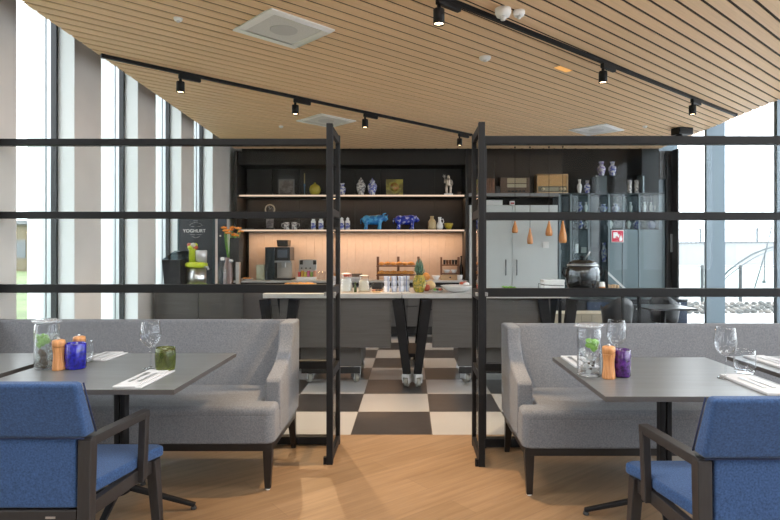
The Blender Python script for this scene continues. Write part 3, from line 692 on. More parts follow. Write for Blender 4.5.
# ------------------------------------------------------------------ ornaments on the lit shelves
def urn(label, u, v0, v1, wpx, m, zsh, y=9.28, lidded=True, group='vases on the shelves', name='lidded_vase', prof=None, cat='vase'):
    h = pz(v0,y)-pz(v1,y); r = wpx/2/F*y
    t = thing(name, label, cat, (px(u,y),y,zsh), 0, group)
    if prof: MB().lathe([(a*r,b*h) for a,b in prof],22).build('body', m, t); return t
    MB().lathe([(.55*r,0),(.6*r,.03*h),(.62*r,.1*h),(.9*r,.35*h),(1*r,.5*h),(.9*r,.62*h),(.5*r,.73*h),(.48*r,.77*h)],22).build('body', m, t)
    if lidded: MB().lathe([(.58*r,.772*h),(.6*r,.8*h),(.35*r,.88*h),(.12*r,.91*h),(.16*r,.95*h),(.05*r,1*h)],18).build('lid', m, t)
    else: MB().lathe([(.48*r,.772*h),(.5*r,.86*h),(.66*r,1.*h),(.5*r,.98*h)],18).build('neck', m, t)
    return t
urn('grey white lidded ginger jar, first of the pair on the top lit shelf', 361,176.5,194.5,9.5,GREYGL,zs1)
urn('blue grey lidded ginger jar beside the painted panel side of the pair', 372.3,177,194.5,9.5,DELFT,zs1)
urn('small dark bluish vase on the top lit shelf beside the door leaf', 342.5,183,195,7,DELFT,zs1,lidded=False)
urn('round yellow pot with a knob lid on the top lit shelf', 315,182,195,11.5,mat('yellow_glaze',(.4,.33,.04),.25),zs1,prof=[(.5,0),(.9,.2),(1,.45),(.85,.7),(.4,.84),(.14,.88),(.18,.96),(0,1)],name='lidded_pot',cat='pot')
t = thing('painted_panel', 'square green and gold painted panel on the top lit shelf', 'picture', (X(394.5,9.3),9.32,zs1)); a=.137
def rough_art(name,c1,c2,sc):
    return delft(name,c1,c2,sc,.5)
MB().box(-a,a,0,.02,0,.265).build('canvas', rough_art('green_gold_paint',(.32,.28,.05),(.16,.13,.03),11), t); MB().lathe([(.0,0),(.07,.0),(.07,.004),(0,.004)],20).build('red_motif', rough_art('red_brown_paint',(.34,.16,.05),(.3,.26,.06),22), t).location=(0,-.003,.14)
t.children[-1].rotation_euler=(PI/2,0,0)
t = thing('framed_photo', 'faded framed portrait standing on the top lit shelf', 'picture', (X(286,9.3),9.32,zs1))
m = MB(); m.box(-.13,.13,0,.02,0,.02); m.box(-.13,.13,0,.02,.25,.27); m.box(-.13,-.11,0,.02,.02,.25); m.box(.11,.13,0,.02,.02,.25); m.build('frame', mat('grey_frame',(.12,.11,.1),.5), t); MB().box(-.11,.11,.008,.018,.02,.25).build('print', rough_art('faded_print',(.2,.17,.15),(.11,.09,.08),9), t)
t = thing('candlestick', 'slim blue glass candlestick beside the yellow pot', 'candlestick', (X(304.5,9.3),9.3,zs1))
MB().lathe([(.03,0),(.03,.01),(.008,.02),(.01,.15),(.02,.17),(.01,.19)],14).build('stick', mat('blue_grey_glass',(.12,.2,.3),.1), t); MB().lathe([(.009,.19),(.008,.36),(0,.365)],10).build('candle', mat('ochre_candle',(.35,.28,.12),.5), t)
# silver statuette with a star
t = thing('statuette', 'silver and brown statuette with a small star on the top lit shelf', 'statuette', (X(448.5,9.28),9.28,zs1))
MB().box(-.07,.07,-.05,.05,0,.03).build('plinth', STEEL, t, bevel=.004)
m = MB(); m.tube([(-.03,0,.03),(-.035,0,.12),(-.02,0,.17)],[.02,.024,.026],10); m.tube([(.03,0,.03),(.035,0,.12),(.02,0,.17)],[.02,.024,.026],10); m.tube([(0,0,.15),(0,0,.19),(0,0,.25),(0,0,.28)],[.045,.045,.05,.02],12); m.ell((0,0,.30),(.028,.028,.034)); m.tube([(.045,0,.245),(.065,0,.19),(.05,-.02,.15)],[.017,.015,.012],8); m.tube([(-.045,0,.245),(-.065,0,.2),(-.06,-.02,.26)],[.017,.015,.012],8)
m.build('figure', mat('aged_silver',(.4,.33,.27),.3,.7,var=.4,vscale=20), t, remesh=.008)
m = MB()
for k in range(3): a_=PI*k/3; m.bar((-.07-.028*math.cos(a_),-.02,.31-.028*math.sin(a_)),(-.07+.028*math.cos(a_),-.02,.31+.028*math.sin(a_)),.006,.006)
m.bar((-.055,-.02,.25),(-.07,-.02,.31),.004,.004); m.build('star', STEEL, t)
t = thing('tabletop_picture', 'tiny picture frame beside the silver statuette', 'frame', (X(459.5,9.3),9.3,zs1))
m = MB(); m.box(-.03,.03,0,.01,0,.008); m.box(-.03,.03,0,.01,.052,.06); m.box(-.03,-.02,0,.01,.008,.052); m.box(.02,.03,0,.01,.008,.052); m.build('frame', MIDWOOD, t); MB().box(-.02,.02,.004,.009,.008,.052).build('print', mat('dim_print',(.12,.09,.07),.5), t)
# figurines
def beast(name, label, cat, u, m, horn, facing=1):
    t = thing(name, label, cat, (X(u,9.28),9.28,zs2), 0 if facing==1 else PI)
    b = MB(); b.ell((0,0,.15),(.155,.075,.078)); b.ell((-.10,0,.155),(.08,.072,.075)); b.ell((.09,0,.165),(.085,.07,.075))
    for x,yy in ((-.125,.04),(-.11,-.045),(.09,.045),(.11,-.045)): b.tube([(x,yy,.13),(x+.006,yy,.06),(x,yy,.0)],[.038,.024,.03],10)
    if horn: b.tube([(.13,0,.18),(.19,0,.185),(.225,0,.145)],[.06,.046,.036],10); b.tube([(.2,0,.17),(.225,0,.21),(.245,0,.245)],[.018,.014,.006],8)
    else: b.tube([(.13,0,.175),(.175,0,.17),(.21,0,.13)],[.058,.042,.034],10)
    b.build('body', m, t, remesh=.009)
    for s in (-1,1): MB().ell((.165,s*.045,.225 if horn else .205),(.012,.018,.034),10,8,(s*.5,.2,0)).build('ear', m, t)
    if horn:
        for s in (-1,1): MB().tube([(.15,s*.03,.215),(.17,s*.06,.25),(.215,s*.055,.262)],[.012,.009,.003],8).build('horn', m, t)
    MB().tube([(-.175,0,.18),(-.2,0,.15),(-.195,0,.09)],[.012,.009,.006],8).build('tail', m, t)
beast('cow_figurine', 'sky blue glazed cow figurine with horns on the lower lit shelf', 'figurine', 373, SKYBL, True)
beast('pig_figurine', 'cobalt blue and white glazed pig figurine on the lower lit shelf', 'figurine', 405.5, COBALT, False)
urn('cream stoneware bottle beside the white jug', 432,216,229.5,8,mat('cream_glaze',(.5,.38,.2),.35),zs2,prof=[(.9,0),(1,.1),(1,.6),(.7,.72),(.42,.8),(.42,.94),(.5,1),(.3,1)],name='stoneware_bottle',cat='bottle')
t = urn('small white jug between the cream bottle and yellow bowl', 439.7,217,229.5,7,CERAM,zs2,prof=[(.7,0),(.95,.15),(1,.35),(.8,.5),(.45,.65),(.4,.9),(.55,1),(.35,1)],name='jug',cat='jug')
MB().tube([(.02,0,.17),(.055,0,.17),(.065,0,.13),(.04,0,.09)],.008,8).build('handle', CERAM, t)
urn('small mustard yellow bowl at the end of the lower lit shelf', 448.6,223,229.5,9,mat('mustard_glaze',(.42,.32,.03),.35),zs2,prof=[(.45,0),(.5,.1),(.85,.5),(1,1),(.9,.95),(.3,.2),(0,.2)],name='bowl',cat='bowl')
def delfthouse(label,u):
    t = thing('delft_house', label, 'ornament', (X(u,9.27),9.27,zs2), 0, 'blue and white house ornaments'); w=.036
    MB().box(-w,w,-.025,.03,.0,.105).build('facade', DELFT, t, bevel=.002)
    MB().prism([(-w,.106),(w,.106),(w,.14),(w*.6,.15),(w*.6,.185),(w*.25,.19),(0,.205),(-w*.25,.19),(-w*.6,.185),(-w*.6,.15),(-w,.14)],'y',-.025,.03).build('gable', CERAM, t)
    for i in range(2):
        for z in (.035,.075): MB().box(-.02+.026*i,-.008+.026*i,-.027,-.0248,z,z+.022).build('window', mat('house_blue',(.04,.07,.3),.3) if 'house_blue' not in MATS else MATS['house_blue'], t)
for u,l in ((313.5,'blue and white house ornament, first of four from the mugs'),(321,'blue and white house ornament, second of four from the mugs'),(342,'blue and white house ornament just beside the door leaf, third of four'),(347.8,'blue and white house ornament closest to the sky blue cow')): delfthouse(l,u)
def mug(label,u,s=1):
    t = thing('mug', label, 'mug', (X(u,9.27),9.27,zs2), 0, 'patterned mugs')
    MB().shell([(0,0),(.042,0),(.046,.01),(.046,.12),(.042,.12),(.042,.012),(0,.01)],22).build('cup', GREYGL, t); MB().tube([(s*.046,0,.1),(s*.075,0,.095),(s*.078,0,.05),(s*.046,0,.03)],.007,8).build('handle', GREYGL, t)
mug('patterned white mug closest to the mantel clock, pair on the lower lit shelf',286.5,-1); mug('patterned white mug closest to the house ornaments',294.5)
t = thing('mantel_clock', 'round white rimmed clock dial on a stand on the lower lit shelf', 'clock', (X(270,9.28),9.28,zs2))
MB().box(-.07,.07,-.04,.04,0,.03).build('foot', DARK, t); MB().box(-.055,.055,-.03,.03,.03,.24).build('case', rough_art('clock_case',(.3,.27,.27),(.14,.12,.13),12), t)
m = MB(); n=28; m.tube([(.075*math.cos(2*PI*i/n),0,.33+.075*math.sin(2*PI*i/n)) for i in range(n+1)],.011,8); m.build('rim', mat('ivory_rim',(.5,.42,.32),.4), t)
MB().cyl((0,-.004,.33),(0,.012,.33),.07,28).build('dial', mat('dial_dark',(.05,.04,.035),.4), t); MB().bar((0,-.006,.33),(.03,-.006,.36),.006,.003).build('hour_hand', CERAM, t); MB().bar((0,-.006,.33),(-.02,-.006,.385),.005,.003).build('minute_hand', CERAM, t)

for o in list(SC.objects):                           # ornaments stand a hair above their shelf
    if o.parent is None and o.type in ('EMPTY','MESH') and o.name.split('.')[0] not in ('shelving_unit','worktop','radio_shelf'):
        z = o.location.z
        if min(abs(z-zs1),abs(z-zs2),abs(z-zr),abs(z-Z(205))) < .0005: o.location.z = z+(.006 if 'figurine' in o.name else .002)
# ------------------------------------------------------------------ on the back worktop
CY = BY+.12
t = thing('coffee_machine', 'black and silver bean to cup coffee machine on the back worktop', 'coffee machine', (X(278,CY),CY,zc)); cx = t.location.x
q = lambda u: px(u,CY)-cx
zz = lambda v: pz(v,CY)-pz(279.5,CY)
MB().box(q(265),q(274.5),.0,.32,.0,zz(246.5)).build('milk_cooler', mat('petrol_black',(.012,.022,.026),.3), t, bevel=.006)
MB().box(q(275),q(290.5),.14,.34,.015,zz(260.5)).build('body', mat('machine_silver',(.6,.54,.48),.35,.4), t, bevel=.005)
MB().box(q(275),q(290),.0,.34,zz(260),zz(246.5)).build('head', SATIN, t, bevel=.006)
MB().box(q(277.5),q(287.5),-.006,.0,zz(257),zz(249)).build('screen', mat('screen_grey',(.13,.15,.18),.15), t, label='dim grey touch screen')
MB().box(q(274.5),q(291.5),-.02,.16,zz(262),zz(260)).build('ledge', STEEL, t, bevel=.003)
MB().box(q(281),q(285),.02,.10,zz(267),zz(262)).build('spout', STEEL, t, bevel=.006)
MB().box(q(274.5),q(291),-.04,.34,.0,.03).build('drip_tray', DARK, t, bevel=.004)
MB().hexa([(q(276.5),.05,zz(246)),(q(287),.05,zz(246)),(q(287),.28,zz(246)),(q(276.5),.28,zz(246))],[(q(276),.03,zz(239.3)),(q(287.3),.03,zz(239.3)),(q(287.3),.3,zz(239.3)),(q(276),.3,zz(239.3))]).build('bean_hopper', mat('smoked_hopper',(.05,.045,.04),.2), t, bevel=.006)
bx('carton','pale green carton beside the coffee machine','box',256,264.5,265.5,280.5,CY+.02,CY+.2,mat('pale_green_card',(.5,.55,.42),.6)); [o for o in SC.objects if o.name.startswith('carton') and o.parent is None][-1].location.z = zc+.002
t = thing('condiment_rack', 'metal condiment rack with coloured packets beside the coffee machine', 'rack', (X(306,CY),CY,zc)); cx=t.location.x
MB().box(q(297)-cx*0,q(315),.16,.17,.06,zz(259)).build('back_plate', STEEL, t, bevel=.003)
MB().box(q(296.5),q(315.5),.0,.18,.0,.05).build('tray', WHITE, t, bevel=.004)
for i,c in enumerate([(.5,.06,.06),(.6,.35,.06),(.55,.5,.1),(.5,.1,.2),(.25,.4,.1),(.6,.3,.2)]):
    x = q(297.5)+.05*i; MB().box(x,x+.036,.03,.12,.051,.13+.02*(i%2)).build('packet', mat('packet_%d'%i,c,.5), t, bevel=.003)
for i in range(2): MB().box(q(298)+.22*i,q(298)+.22*i+.05,.145,.16,.25,.32).build('clip', DARK, t)
for i in range(3): MB().cyl((q(300)+.07*i,.158,.19),(q(300)+.07*i,.14,.19),.011,10).build('hook', DARK, t)
def lathe_thing(name,label,cat,u,y,z,prof,m,group=None,seg=22):
    return tag(MB().lathe(prof,seg).build(name,m,loc=(px(u,y),y,z)),label,cat,group)
for u,l in ((318.5,'stack of clear glasses closest to the condiment rack'),(323.5,'clear glass next to the screen post on the back worktop')):
    t = thing('drinking_glass', l, 'glass', (px(u,CY),CY,zc+.001), 0, 'glasses by the condiment rack')
    MB().shell([(0,0),(.03,0),(.036,.14),(.034,.14),(.028,.006),(0,.005)],20).build('wall', GWARE, t)
t = thing('snack_plate', 'white plate of small biscuits at the start of the back worktop', 'plate', (X(247,CY),CY,zc))
MB().lathe([(.05,0),(.06,.005),(.11,.022),(.112,.026),(.06,.012),(0,.01)],24).build('plate', CERAM, t)
for i in range(5): a_=i*1.3; MB().ell((.045*math.cos(a_),.045*math.sin(a_),.03),(.03,.022,.016),10,8).build('biscuit', CRUST, t)
# bread rack with loaves
t = thing('bread_rack', 'wood and metal bread rack with two tiers in the middle of the back worktop', 'rack', (X(398,CY),CY,zc)); cx=t.location.x
for u in (377.5,398.2,418.5): MB().box(q(u)-.02,q(u)+.02,.10,.13,0,zz(256)).build('post', MIDWOOD, t, bevel=.003)
for v in (264.8,274): MB().box(q(376.5),q(420),-.08,.16,zz(v)-.02,zz(v)).build('tier', MIDWOOD, t, bevel=.003)
cg = random.Random(5)
def roll(label,x,y,z,s,kind=0):
    m = MB()
    if kind: m.tube([(-.07*s,-.02*s,.018*s),(-.045*s,.012*s,.03*s),(0,.022*s,.035*s),(.045*s,.012*s,.03*s),(.07*s,-.02*s,.018*s)],[.008*s,.024*s,.034*s,.024*s,.008*s],10)
    else: m.ell((0,0,.03*s),(.055*s,.04*s,.03*s),14,10)
    return tag(m.build('croissant' if kind else 'bread_roll', CRUST, loc=(x,y,z)), label, 'bread', 'breads on the bread rack')
xa, xb = px(380,CY), px(415,CY)
for tier,v,n in (('upper',264.8,6),('lower',274,6)):
    for i in range(n):
        roll(['first','second','third','fourth','fifth','sixth','seventh'][i]+' golden bread from the coffee machine side on the %s tier'%tier, xa+(xb-xa)*(i+.3)/n, CY-.02+.035*(i%2), zc+zz(v)+.002, (.9 if tier=='upper' else .98), (i+(tier=='lower'))%2)
# basket of fruit skewers, bowls rack, bottle
t = thing('fruit_skewer_dish', 'dish of red and dark dried fruit skewers behind the milk jugs', 'dish', (X(353,CY),CY,zc))
MB().lathe([(.09,0),(.13,.05),(.135,.055),(.1,.02),(0,.015)],24,sx=1.15).build('dish', CERAM, t)
for i in range(9):
    x=-.12+.03*i; MB().cyl((x,.0,.03),(x*1.25,.02*(i%3),.12+.05*(i%2)),.004,6).build('stick', PALEWOOD, t)
    MB().ell((x*1.1,.0,.08),(.024,.024,.03),10,8).build('fruit', mat('fruit_red',(.42,.06,.03),.5) if i<4 and 'fruit_red' not in MATS else MATS['fruit_red'] if i<4 else BERRY, t)
t = thing('bowl_rack', 'small wooden rack of dark cups and white bowls by the tall cabinet', 'rack', (X(450,CY),CY,zc)); cx=t.location.x
for u in (441.5,459): MB().box(q(u)-.012,q(u)+.012,.0,.2,.0,zz(256.5)).build('side_post', MIDWOOD, t, bevel=.003)
for v in (264,272.5): MB().box(q(441),q(459.5),-.02,.2,zz(v)-.018,zz(v)).build('tier', MIDWOOD, t)
d = MB().box(q(440.5),q(459.5),-.03,.2,0,.085).build('drawer', PALEWOOD, t, bevel=.003); MB().cyl((0,-.03,.045),(0,-.045,.045),.012,10).build('knob', DARK, d)
zt = zc+zz(264)+.002
for i in range(5):
    o = tag(MB().lathe([(.017,0),(.021,.06),(.022,.075),(.019,.074),(.015,.006),(0,.005)],16).build('cup',DARK if i in (0,3,4) else MIDWOOD,loc=(px(444.7+2.9*i,CY),CY+.06,zt)),['dark cup at the bottle-free end of the rack top','brown cup second on the rack top','brown cup in the middle of the rack top','dark cup fourth on the rack top','dark cup nearest the tall bottle on the rack top'][i],'cup','cups on the bowl rack')
bp = [(.03,0),(.034,.008),(.055,.04),(.06,.055),(.055,.054),(.03,.012),(0,.01)]
lathe_thing('bowl','white bowl on the rack tier closer to the bread','bowl',446.7,CY+.05,zc+zz(272.5)+.002,bp,CERAM,'white bowls')
lathe_thing('bowl','white bowl on the rack tier closer to the tall bottle','bowl',453.9,CY+.05,zc+zz(272.5)+.002,bp,CERAM,'white bowls')
lathe_thing('bowl','white bowl standing alone on the back worktop beside the bowl rack','bowl',436,CY,zc+.001,[(a*1.15,b*1.4) for a,b in bp],CERAM,'white bowls')
lathe_thing('bottle','tall dark bottle beside the bowl rack','bottle',461.2,CY+.12,zc+.0005,[(.03,0),(.034,.01),(.034,.2),(.014,.26),(.012,.37),(.015,.375),(.015,.39),(0,.392)],mat('dark_bottle',(.02,.012,.008),.12))
lathe_thing('tea_light_cup','small white cup in front of the tall dark bottle','cup',459.8,CY-.09,zc+.0005,[(.04,0),(.045,.08),(.047,.085),(.04,.084),(.03,.01),(0,.01)],CERAM)
lathe_thing('loaf','round brown loaf beside the white bowl on the back worktop','bread',425.7,CY+.03,zc+.0005,[(.045,0),(.068,.03),(.072,.06),(.05,.1),(.02,.12),(0,.122)],CRUST)

# ------------------------------------------------------------------ two buffet trolleys
IY = 5.64; IT = .93
CAST = mat('castor_grey',(.55,.55,.55),.4); TYRE = mat('castor_tyre',(.30,.29,.25),.5)
def castor(parent, x, y, h=.125, m=None, turn=0):
    c = MB(); c.xf = Matrix.Translation((x,y,0)) @ Matrix.Rotation(turn,4,'Z')
    c.box(-.036,-.026,-.045,.045,.04,h-.008); c.box(.026,.036,-.045,.045,.04,h-.008); c.box(-.036,.036,-.05,.04,h-.03,h); 
    b = c.build('castor', m or CAST, parent, bevel=.003)
    w = MB(); w.xf = Matrix.Translation((x,y,0)) @ Matrix.Rotation(turn,4,'Z'); w.cyl((-.02,0,.048),(.02,0,.048),.0478,20); w.build('wheel', TYRE, b, bevel=.004)
def trolley(label, x0, x1, px0, px1, cab, vs_c):
    """worktop on V trestle legs with castors, a hanging front panel and a low cabinet on castors behind it."""
    cx = (x0+x1)/2; t = thing('buffet_trolley', label, 'buffet table', (cx,IY,0), 0, 'buffet trolleys')
    MB().box(x0-cx+.002,x1-cx-.002,0,.92,IT-.047,IT).build('worktop', STONE, t, bevel=.004)
    MB().box(px0-cx,px1-cx,.06,.085,.385,IT-.048).build('front_panel', PANEL, t, bevel=.002)
    MB().box(px0-cx+.1,px1-cx-.1,.12,.8,IT-.11,IT-.048).build('under_frame', DARK, t)
    for vc in vs_c:                                   # V trestles
        for s in (-1,1):
            for yy in (.05,.80):
                lg = MB().bar((vc+s*.052-cx,yy,.125),(vc+s*.148-cx,yy,IT-.058),.08,.06,up=(0,1,0),w2=.104).build('leg', BLACK, t, bevel=.004)
                castor(lg, vc+s*.052-cx, yy, .128, None, .35*s)
        MB().box(vc-.05-cx,vc+.05-cx,.09,.77,.28,.32).build('stretcher', BLACK, t)
    a, b = cab
    cb = MB().box(a-cx,b-cx,.2,.8,.17,.375).build('low_cabinet', TAUPE, t, bevel=.004)
    MB().box(a-cx+.01,b-cx-.01,.19,.2,.1,.165).build('grille', DARK, cb)
    for xx in (a-cx+.08,b-cx-.06):
        for yy in (.25,.75): castor(cb, xx, yy, .17, STEEL, .5)
    return t
trolley('buffet trolley with stone top under the milk jugs and striped cups', -1.455,-.082,-1.30,-.19,(-1.12,-.50),(-1.30,))
trolley('buffet trolley with stone top under the shallow white bowl and kettle end', -.078,1.58,.222,1.40,(.49,1.30),(.022,1.47))
IZ = IT+.0006
def jug(label,u,y,h,r,milk):
    t = thing('milk_jug', label, 'jug', (px(u,y),y,IZ), 0, 'glass jugs on the buffet')
    MB().shell([(0,0),(r,0),(r*1.02,h*.1),(r*.85,h*.65),(r*.72,h*.8),(r*.82,h),(r*.78,h),(r*.68,h*.8),(r*.8,h*.65),(r*.96,h*.1),(0,h*.04)],22).build('glass_wall', GWARE, t)
    MB().lathe([(r*.94,h*.05),(r*.95,h*.12),(r*.8,h*.62),(r*.72,h*.72),(0,h*.72)],22).build('milk', mat('milk_%d'%milk,[(.75,.75,.70),(.72,.68,.55)][milk],.4) if 'milk_%d'%milk not in MATS else MATS['milk_%d'%milk], t)
    MB().tube([(r*.75,0,h*.9),(r*1.35,0,h*.85),(r*1.45,0,h*.5),(r*1.0,0,h*.25)],.009,8).build('handle', GWARE, t)
    MB().shell([(r*.82,h*1.002),(r*.5,h*1.05),(0,h*1.06)],18).build('lid', CERAM, t)
jug('glass jug of white milk closest to the door leaf',346.3,5.85,.185,.068,0); jug('glass jug of cream coloured milk beside the striped cups side',364,5.88,.165,.062,1)
jug('glass jug of milk partly hidden behind the door leaf post',333.5,5.95,.15,.055,0)
lathe_thing('oil_bottle','small dark green bottle between the two glass milk jugs','bottle',355.3,5.8,IZ,[(.012,0),(.016,.008),(.016,.05),(.007,.07),(.007,.1),(0,.102)],mat('bottle_green',(.05,.07,.015),.15))
t = thing('cold_cut_board', 'small board of cold cuts in front of the striped cups', 'board', (px(377,5.78),5.82,IZ), .2)
MB().box(-.05,.05,-.06,.06,0,.014).build('board', PALEWOOD, t, bevel=.003)
for i in range(6): MB().ell((-.038+.015*i,-.02+.02*(i%2),.022),(.02,.016,.009),10,6).build('slice', mat('ham_pink',(.5,.22,.16),.5) if i==0 else MATS['ham_pink'] if i%2 else BERRY, t)
t = thing('serving_tray', 'flat white tray under the striped cups', 'tray', (px(395.5,5.8),5.8,IZ)); MB().box(-.15,.15,-.07,.1,0,.008).build('plate', CERAM, t, bevel=.003); MB().cyl((-.03,-.06,.004),(-.03,-.075,.004),.006,8).build('stud', STEEL, t)
STRIPE = None
def stripe_mat():
    m, n = nt_new('blue_striped_china'); o = n.nodes.new('ShaderNodeOutputMaterial'); b = n.nodes.new('ShaderNodeBsdfPrincipled'); lk(n,b.outputs[0],o.inputs[0]); b.inputs['Roughness'].default_value=.3
    tc = n.nodes.new('ShaderNodeTexCoord'); sp = n.nodes.new('ShaderNodeSeparateXYZ'); lk(n,tc.outputs['Object'],sp.inputs[0])
    at = n.nodes.new('ShaderNodeMath'); at.operation='ARCTAN2'; lk(n,sp.outputs[1],at.inputs[0]); lk(n,sp.outputs[0],at.inputs[1])
    ml = n.nodes.new('ShaderNodeMath'); ml.operation='MULTIPLY'; ml.inputs[1].default_value=4; lk(n,at.outputs[0],ml.inputs[0])
    sn = n.nodes.new('ShaderNodeMath'); sn.operation='SINE'; lk(n,ml.outputs[0],sn.inputs[0])
    r = n.nodes.new('ShaderNodeValToRGB'); r.color_ramp.elements[0].position=.86; r.color_ramp.elements[1].position=.92; r.color_ramp.elements[0].color=(.72,.76,.85,1); r.color_ramp.elements[1].color=(.10,.17,.42,1)
    lk(n,sn.outputs[0],r.inputs[0]); lk(n,r.outputs[0],b.inputs['Base Color']); return m
STRIPE = stripe_mat()
for i,(u,y) in enumerate(((387,5.78),(394.2,5.79),(401.2,5.78),(406.6,5.83))):
    t = thing('striped_cup_stack', ['tall stack of blue striped cups closest to the cold cut board','blue striped cup stack second from the cold cut board','blue striped cup stack third from the cold cut board','blue striped cup stack closest to the pineapple'][i], 'cup stack', (px(u,y),y,IZ+.0085), .4*i, 'blue striped cup stacks')
    for k in range(3): MB().lathe([(.026,.05*k),(.0325,.05*k+.05),(.034,.05*k+.056),(.031,.05*k+.055),(.025,.05*k+.004)],20).build('cup', STRIPE, t)
# pineapple
t = thing('pineapple', 'whole pineapple with a blue green crown on the buffet', 'pineapple', (px(419.3,5.8),5.8,IZ))
vs,fs=[],[]; n,rw=24,14
for j in range(rw+1):
    tt=j/rw; r0=.064*(math.sin(PI*(.12+.76*tt))**.55); z=.175*tt
    for i in range(n):
        bump=1+.07*((i+j)%2); a_=2*PI*i/n; vs.append((r0*bump*math.cos(a_),r0*bump*math.sin(a_),z))
for j in range(rw):
    for i in range(n): k=(i+1)%n; fs.append((j*n+i,j*n+k,(j+1)*n+k,(j+1)*n+i))
fs += [tuple(range(n))[::-1], tuple(rw*n+i for i in range(n))]
MB().add(vs,fs).build('fruit', delft('pineapple_skin',(.42,.30,.04),(.16,.17,.03),55), t)
m=MB(); pr=random.Random(2)
for i in range(26):
    a_=2.4*i; s=1-i/34; L=.07+.09*(i/26); tip=Vector((math.cos(a_)*.055*s,math.sin(a_)*.055*s,.175+L+.02*(i/26))); b0=Vector((math.cos(a_)*.02*s,math.sin(a_)*.02*s,.172+.0035*i)); mid=(b0+tip)/2+Vector((math.cos(a_)*.012,math.sin(a_)*.012,-.0))
    m.tube([b0,mid,tip],[.008,.0075,.001],6)
m.build('crown', mat('crown_green',(.10,.20,.13),.5), t)
t = thing('apple', 'red apple just behind the pineapple', 'apple', (px(426.5,6.0),6.0,IZ)); MB().lathe([(.0,.004),(.02,0),(.037,.02),(.04,.042),(.03,.064),(.012,.068),(0,.06)],18).build('fruit', mat('apple_red',(.5,.1,.05),.35), t); MB().cyl((0,0,.06),(.006,0,.08),.003,6).build('stem', MIDWOOD, t)
t = thing('melon_slice', 'pale cut melon half between the pineapple and tall bowl', 'melon', (px(430,6.15),6.15,IZ)); MB().ell((0,0,.05),(.06,.05,.05)).build('flesh', mat('melon_cream',(.6,.42,.2),.5), t); MB().ell((0,.02,.045),(.062,.05,.045)).build('rind', mat('melon_rind',(.3,.33,.1),.5), t)
t = thing('salad_plate', 'small plate of green and red garnish beside the shallow white bowl', 'plate', (px(438,5.85),5.85,IZ)); MB().lathe([(.03,0),(.06,.012),(.062,.016),(0,.008)],22).build('plate', CERAM, t)
for i in range(6): MB().ell((-.03+.012*i,-.01+.02*(i%2),.026),(.02,.014,.014),8,6).build('garnish', [MATS['leaf_green'],MATS['apple_red'],BERRY][i%3], t)
t = thing('shallow_bowl', 'wide shallow white china bowl on the buffet', 'bowl', (px(457,5.86),5.86,IZ)); MB().shell([(.0,0),(.07,0),(.11,.015),(.165,.06),(.17,.066),(.163,.067),(.1,.022),(0,.012)],36).build('bowl', CERAM, t); MB().lathe([(.12,.034),(.145,.047),(.1,.055),(0,.058)],24).build('yoghurt', mat('yoghurt_cream',(.66,.68,.6),.4), t)
t = thing('fruit_bowl', 'small bowl with red and white fruit behind the wide white bowl', 'bowl', (px(464,6.3),6.3,IZ)); MB().lathe([(.04,0),(.07,.04),(.072,.045),(.06,.03),(0,.02)],22).build('bowl', CERAM, t)
for i in range(5): MB().ell((.035*math.cos(i*1.26),.035*math.sin(i*1.26),.055+.008*(i%2)),(.024,.024,.02),10,8).build('berry', MATS['apple_red'] if i%2 else CERAM, t)
t = thing('napkin_dispenser', 'dark box dispenser behind the milk jugs', 'box', (px(377,6.3),6.3,IZ)); MB().box(-.055,.055,-.03,.1,0,.07).build('case', DARK, t, bevel=.004); MB().box(-.045,.045,-.031,-.03,.02,.05).build('slot', SATIN, t)
t = thing('bread_crate', 'slatted wooden crate with a pale blue cloth on the buffet', 'crate', (px(300,6.05),6.05,IZ)); w=.155
for k in range(2): MB().box(-w,w,-.1,-.09,.004+.036*k,.036+.036*k).build('slat', PALEWOOD, t, bevel=.002); MB().box(-w,w,.09,.1,.004+.036*k,.036+.036*k).build('slat', PALEWOOD, t, bevel=.002)
for s in (-1,1): MB().box(s*w-.006,s*w+.006,-.09,.09,.004,.07).build('end_board', PALEWOOD, t)
MB().box(-w,w,-.1,.1,0,.004).build('bottom', PALEWOOD, t)
for i in range(7): MB().ell((-.12+.04*i,-.03+.05*(i%2),.06),(.045,.04,.028),12,8).build('bread', CRUST, t)
t = thing('folded_cloth', 'pale blue and white folded cloth beside the wooden crate', 'cloth', (px(275.2,5.9),5.9,IZ), .15); m=MB()
for k in range(3): m.box(-.07+.005*k,.07-.004*k,-.09,.09,.0005+.022*k,.021+.022*k)
m.build('folds', delft('blue_check_cloth',(.62,.70,.72),(.42,.56,.62),9), t, bevel=.008, seg=3)
t = thing('herb_plate', 'plate of green leaves on the buffet behind the screen rail', 'plate', (px(510,5.95),5.95,IZ)); MB().lathe([(.05,0),(.1,.02),(.102,.024),(0,.008)],24).build('plate', CERAM, t); m=MB()
for i in range(18): a_=2.4*i; rr=.016*math.sqrt(i); m.ell((rr*math.cos(a_),rr*math.sin(a_),.03+.02*((i*7)%5)/5),(.024,.014,.006),8,6,(.6*math.sin(i),.5*math.cos(i),a_))
m.build('leaves', MATS['leaf_green'], t)
t = thing('cake_box', 'white box with a bent wire handle beside the big kettle', 'box', (px(553,6.2),6.2,IZ)); MB().box(-.11,.11,-.06,.12,0,.085).build('carton', WHITE, t, bevel=.004); MB().box(-.113,.113,-.063,.123,.085,.11).build('lid', CERAM, t, bevel=.004)
MB().tube([(-.17,-.05,.005),(-.17,-.05,.07),(-.11,-.066,.055),(.1,-.066,.045)],.004,6).build('wire_handle', DARK, t)
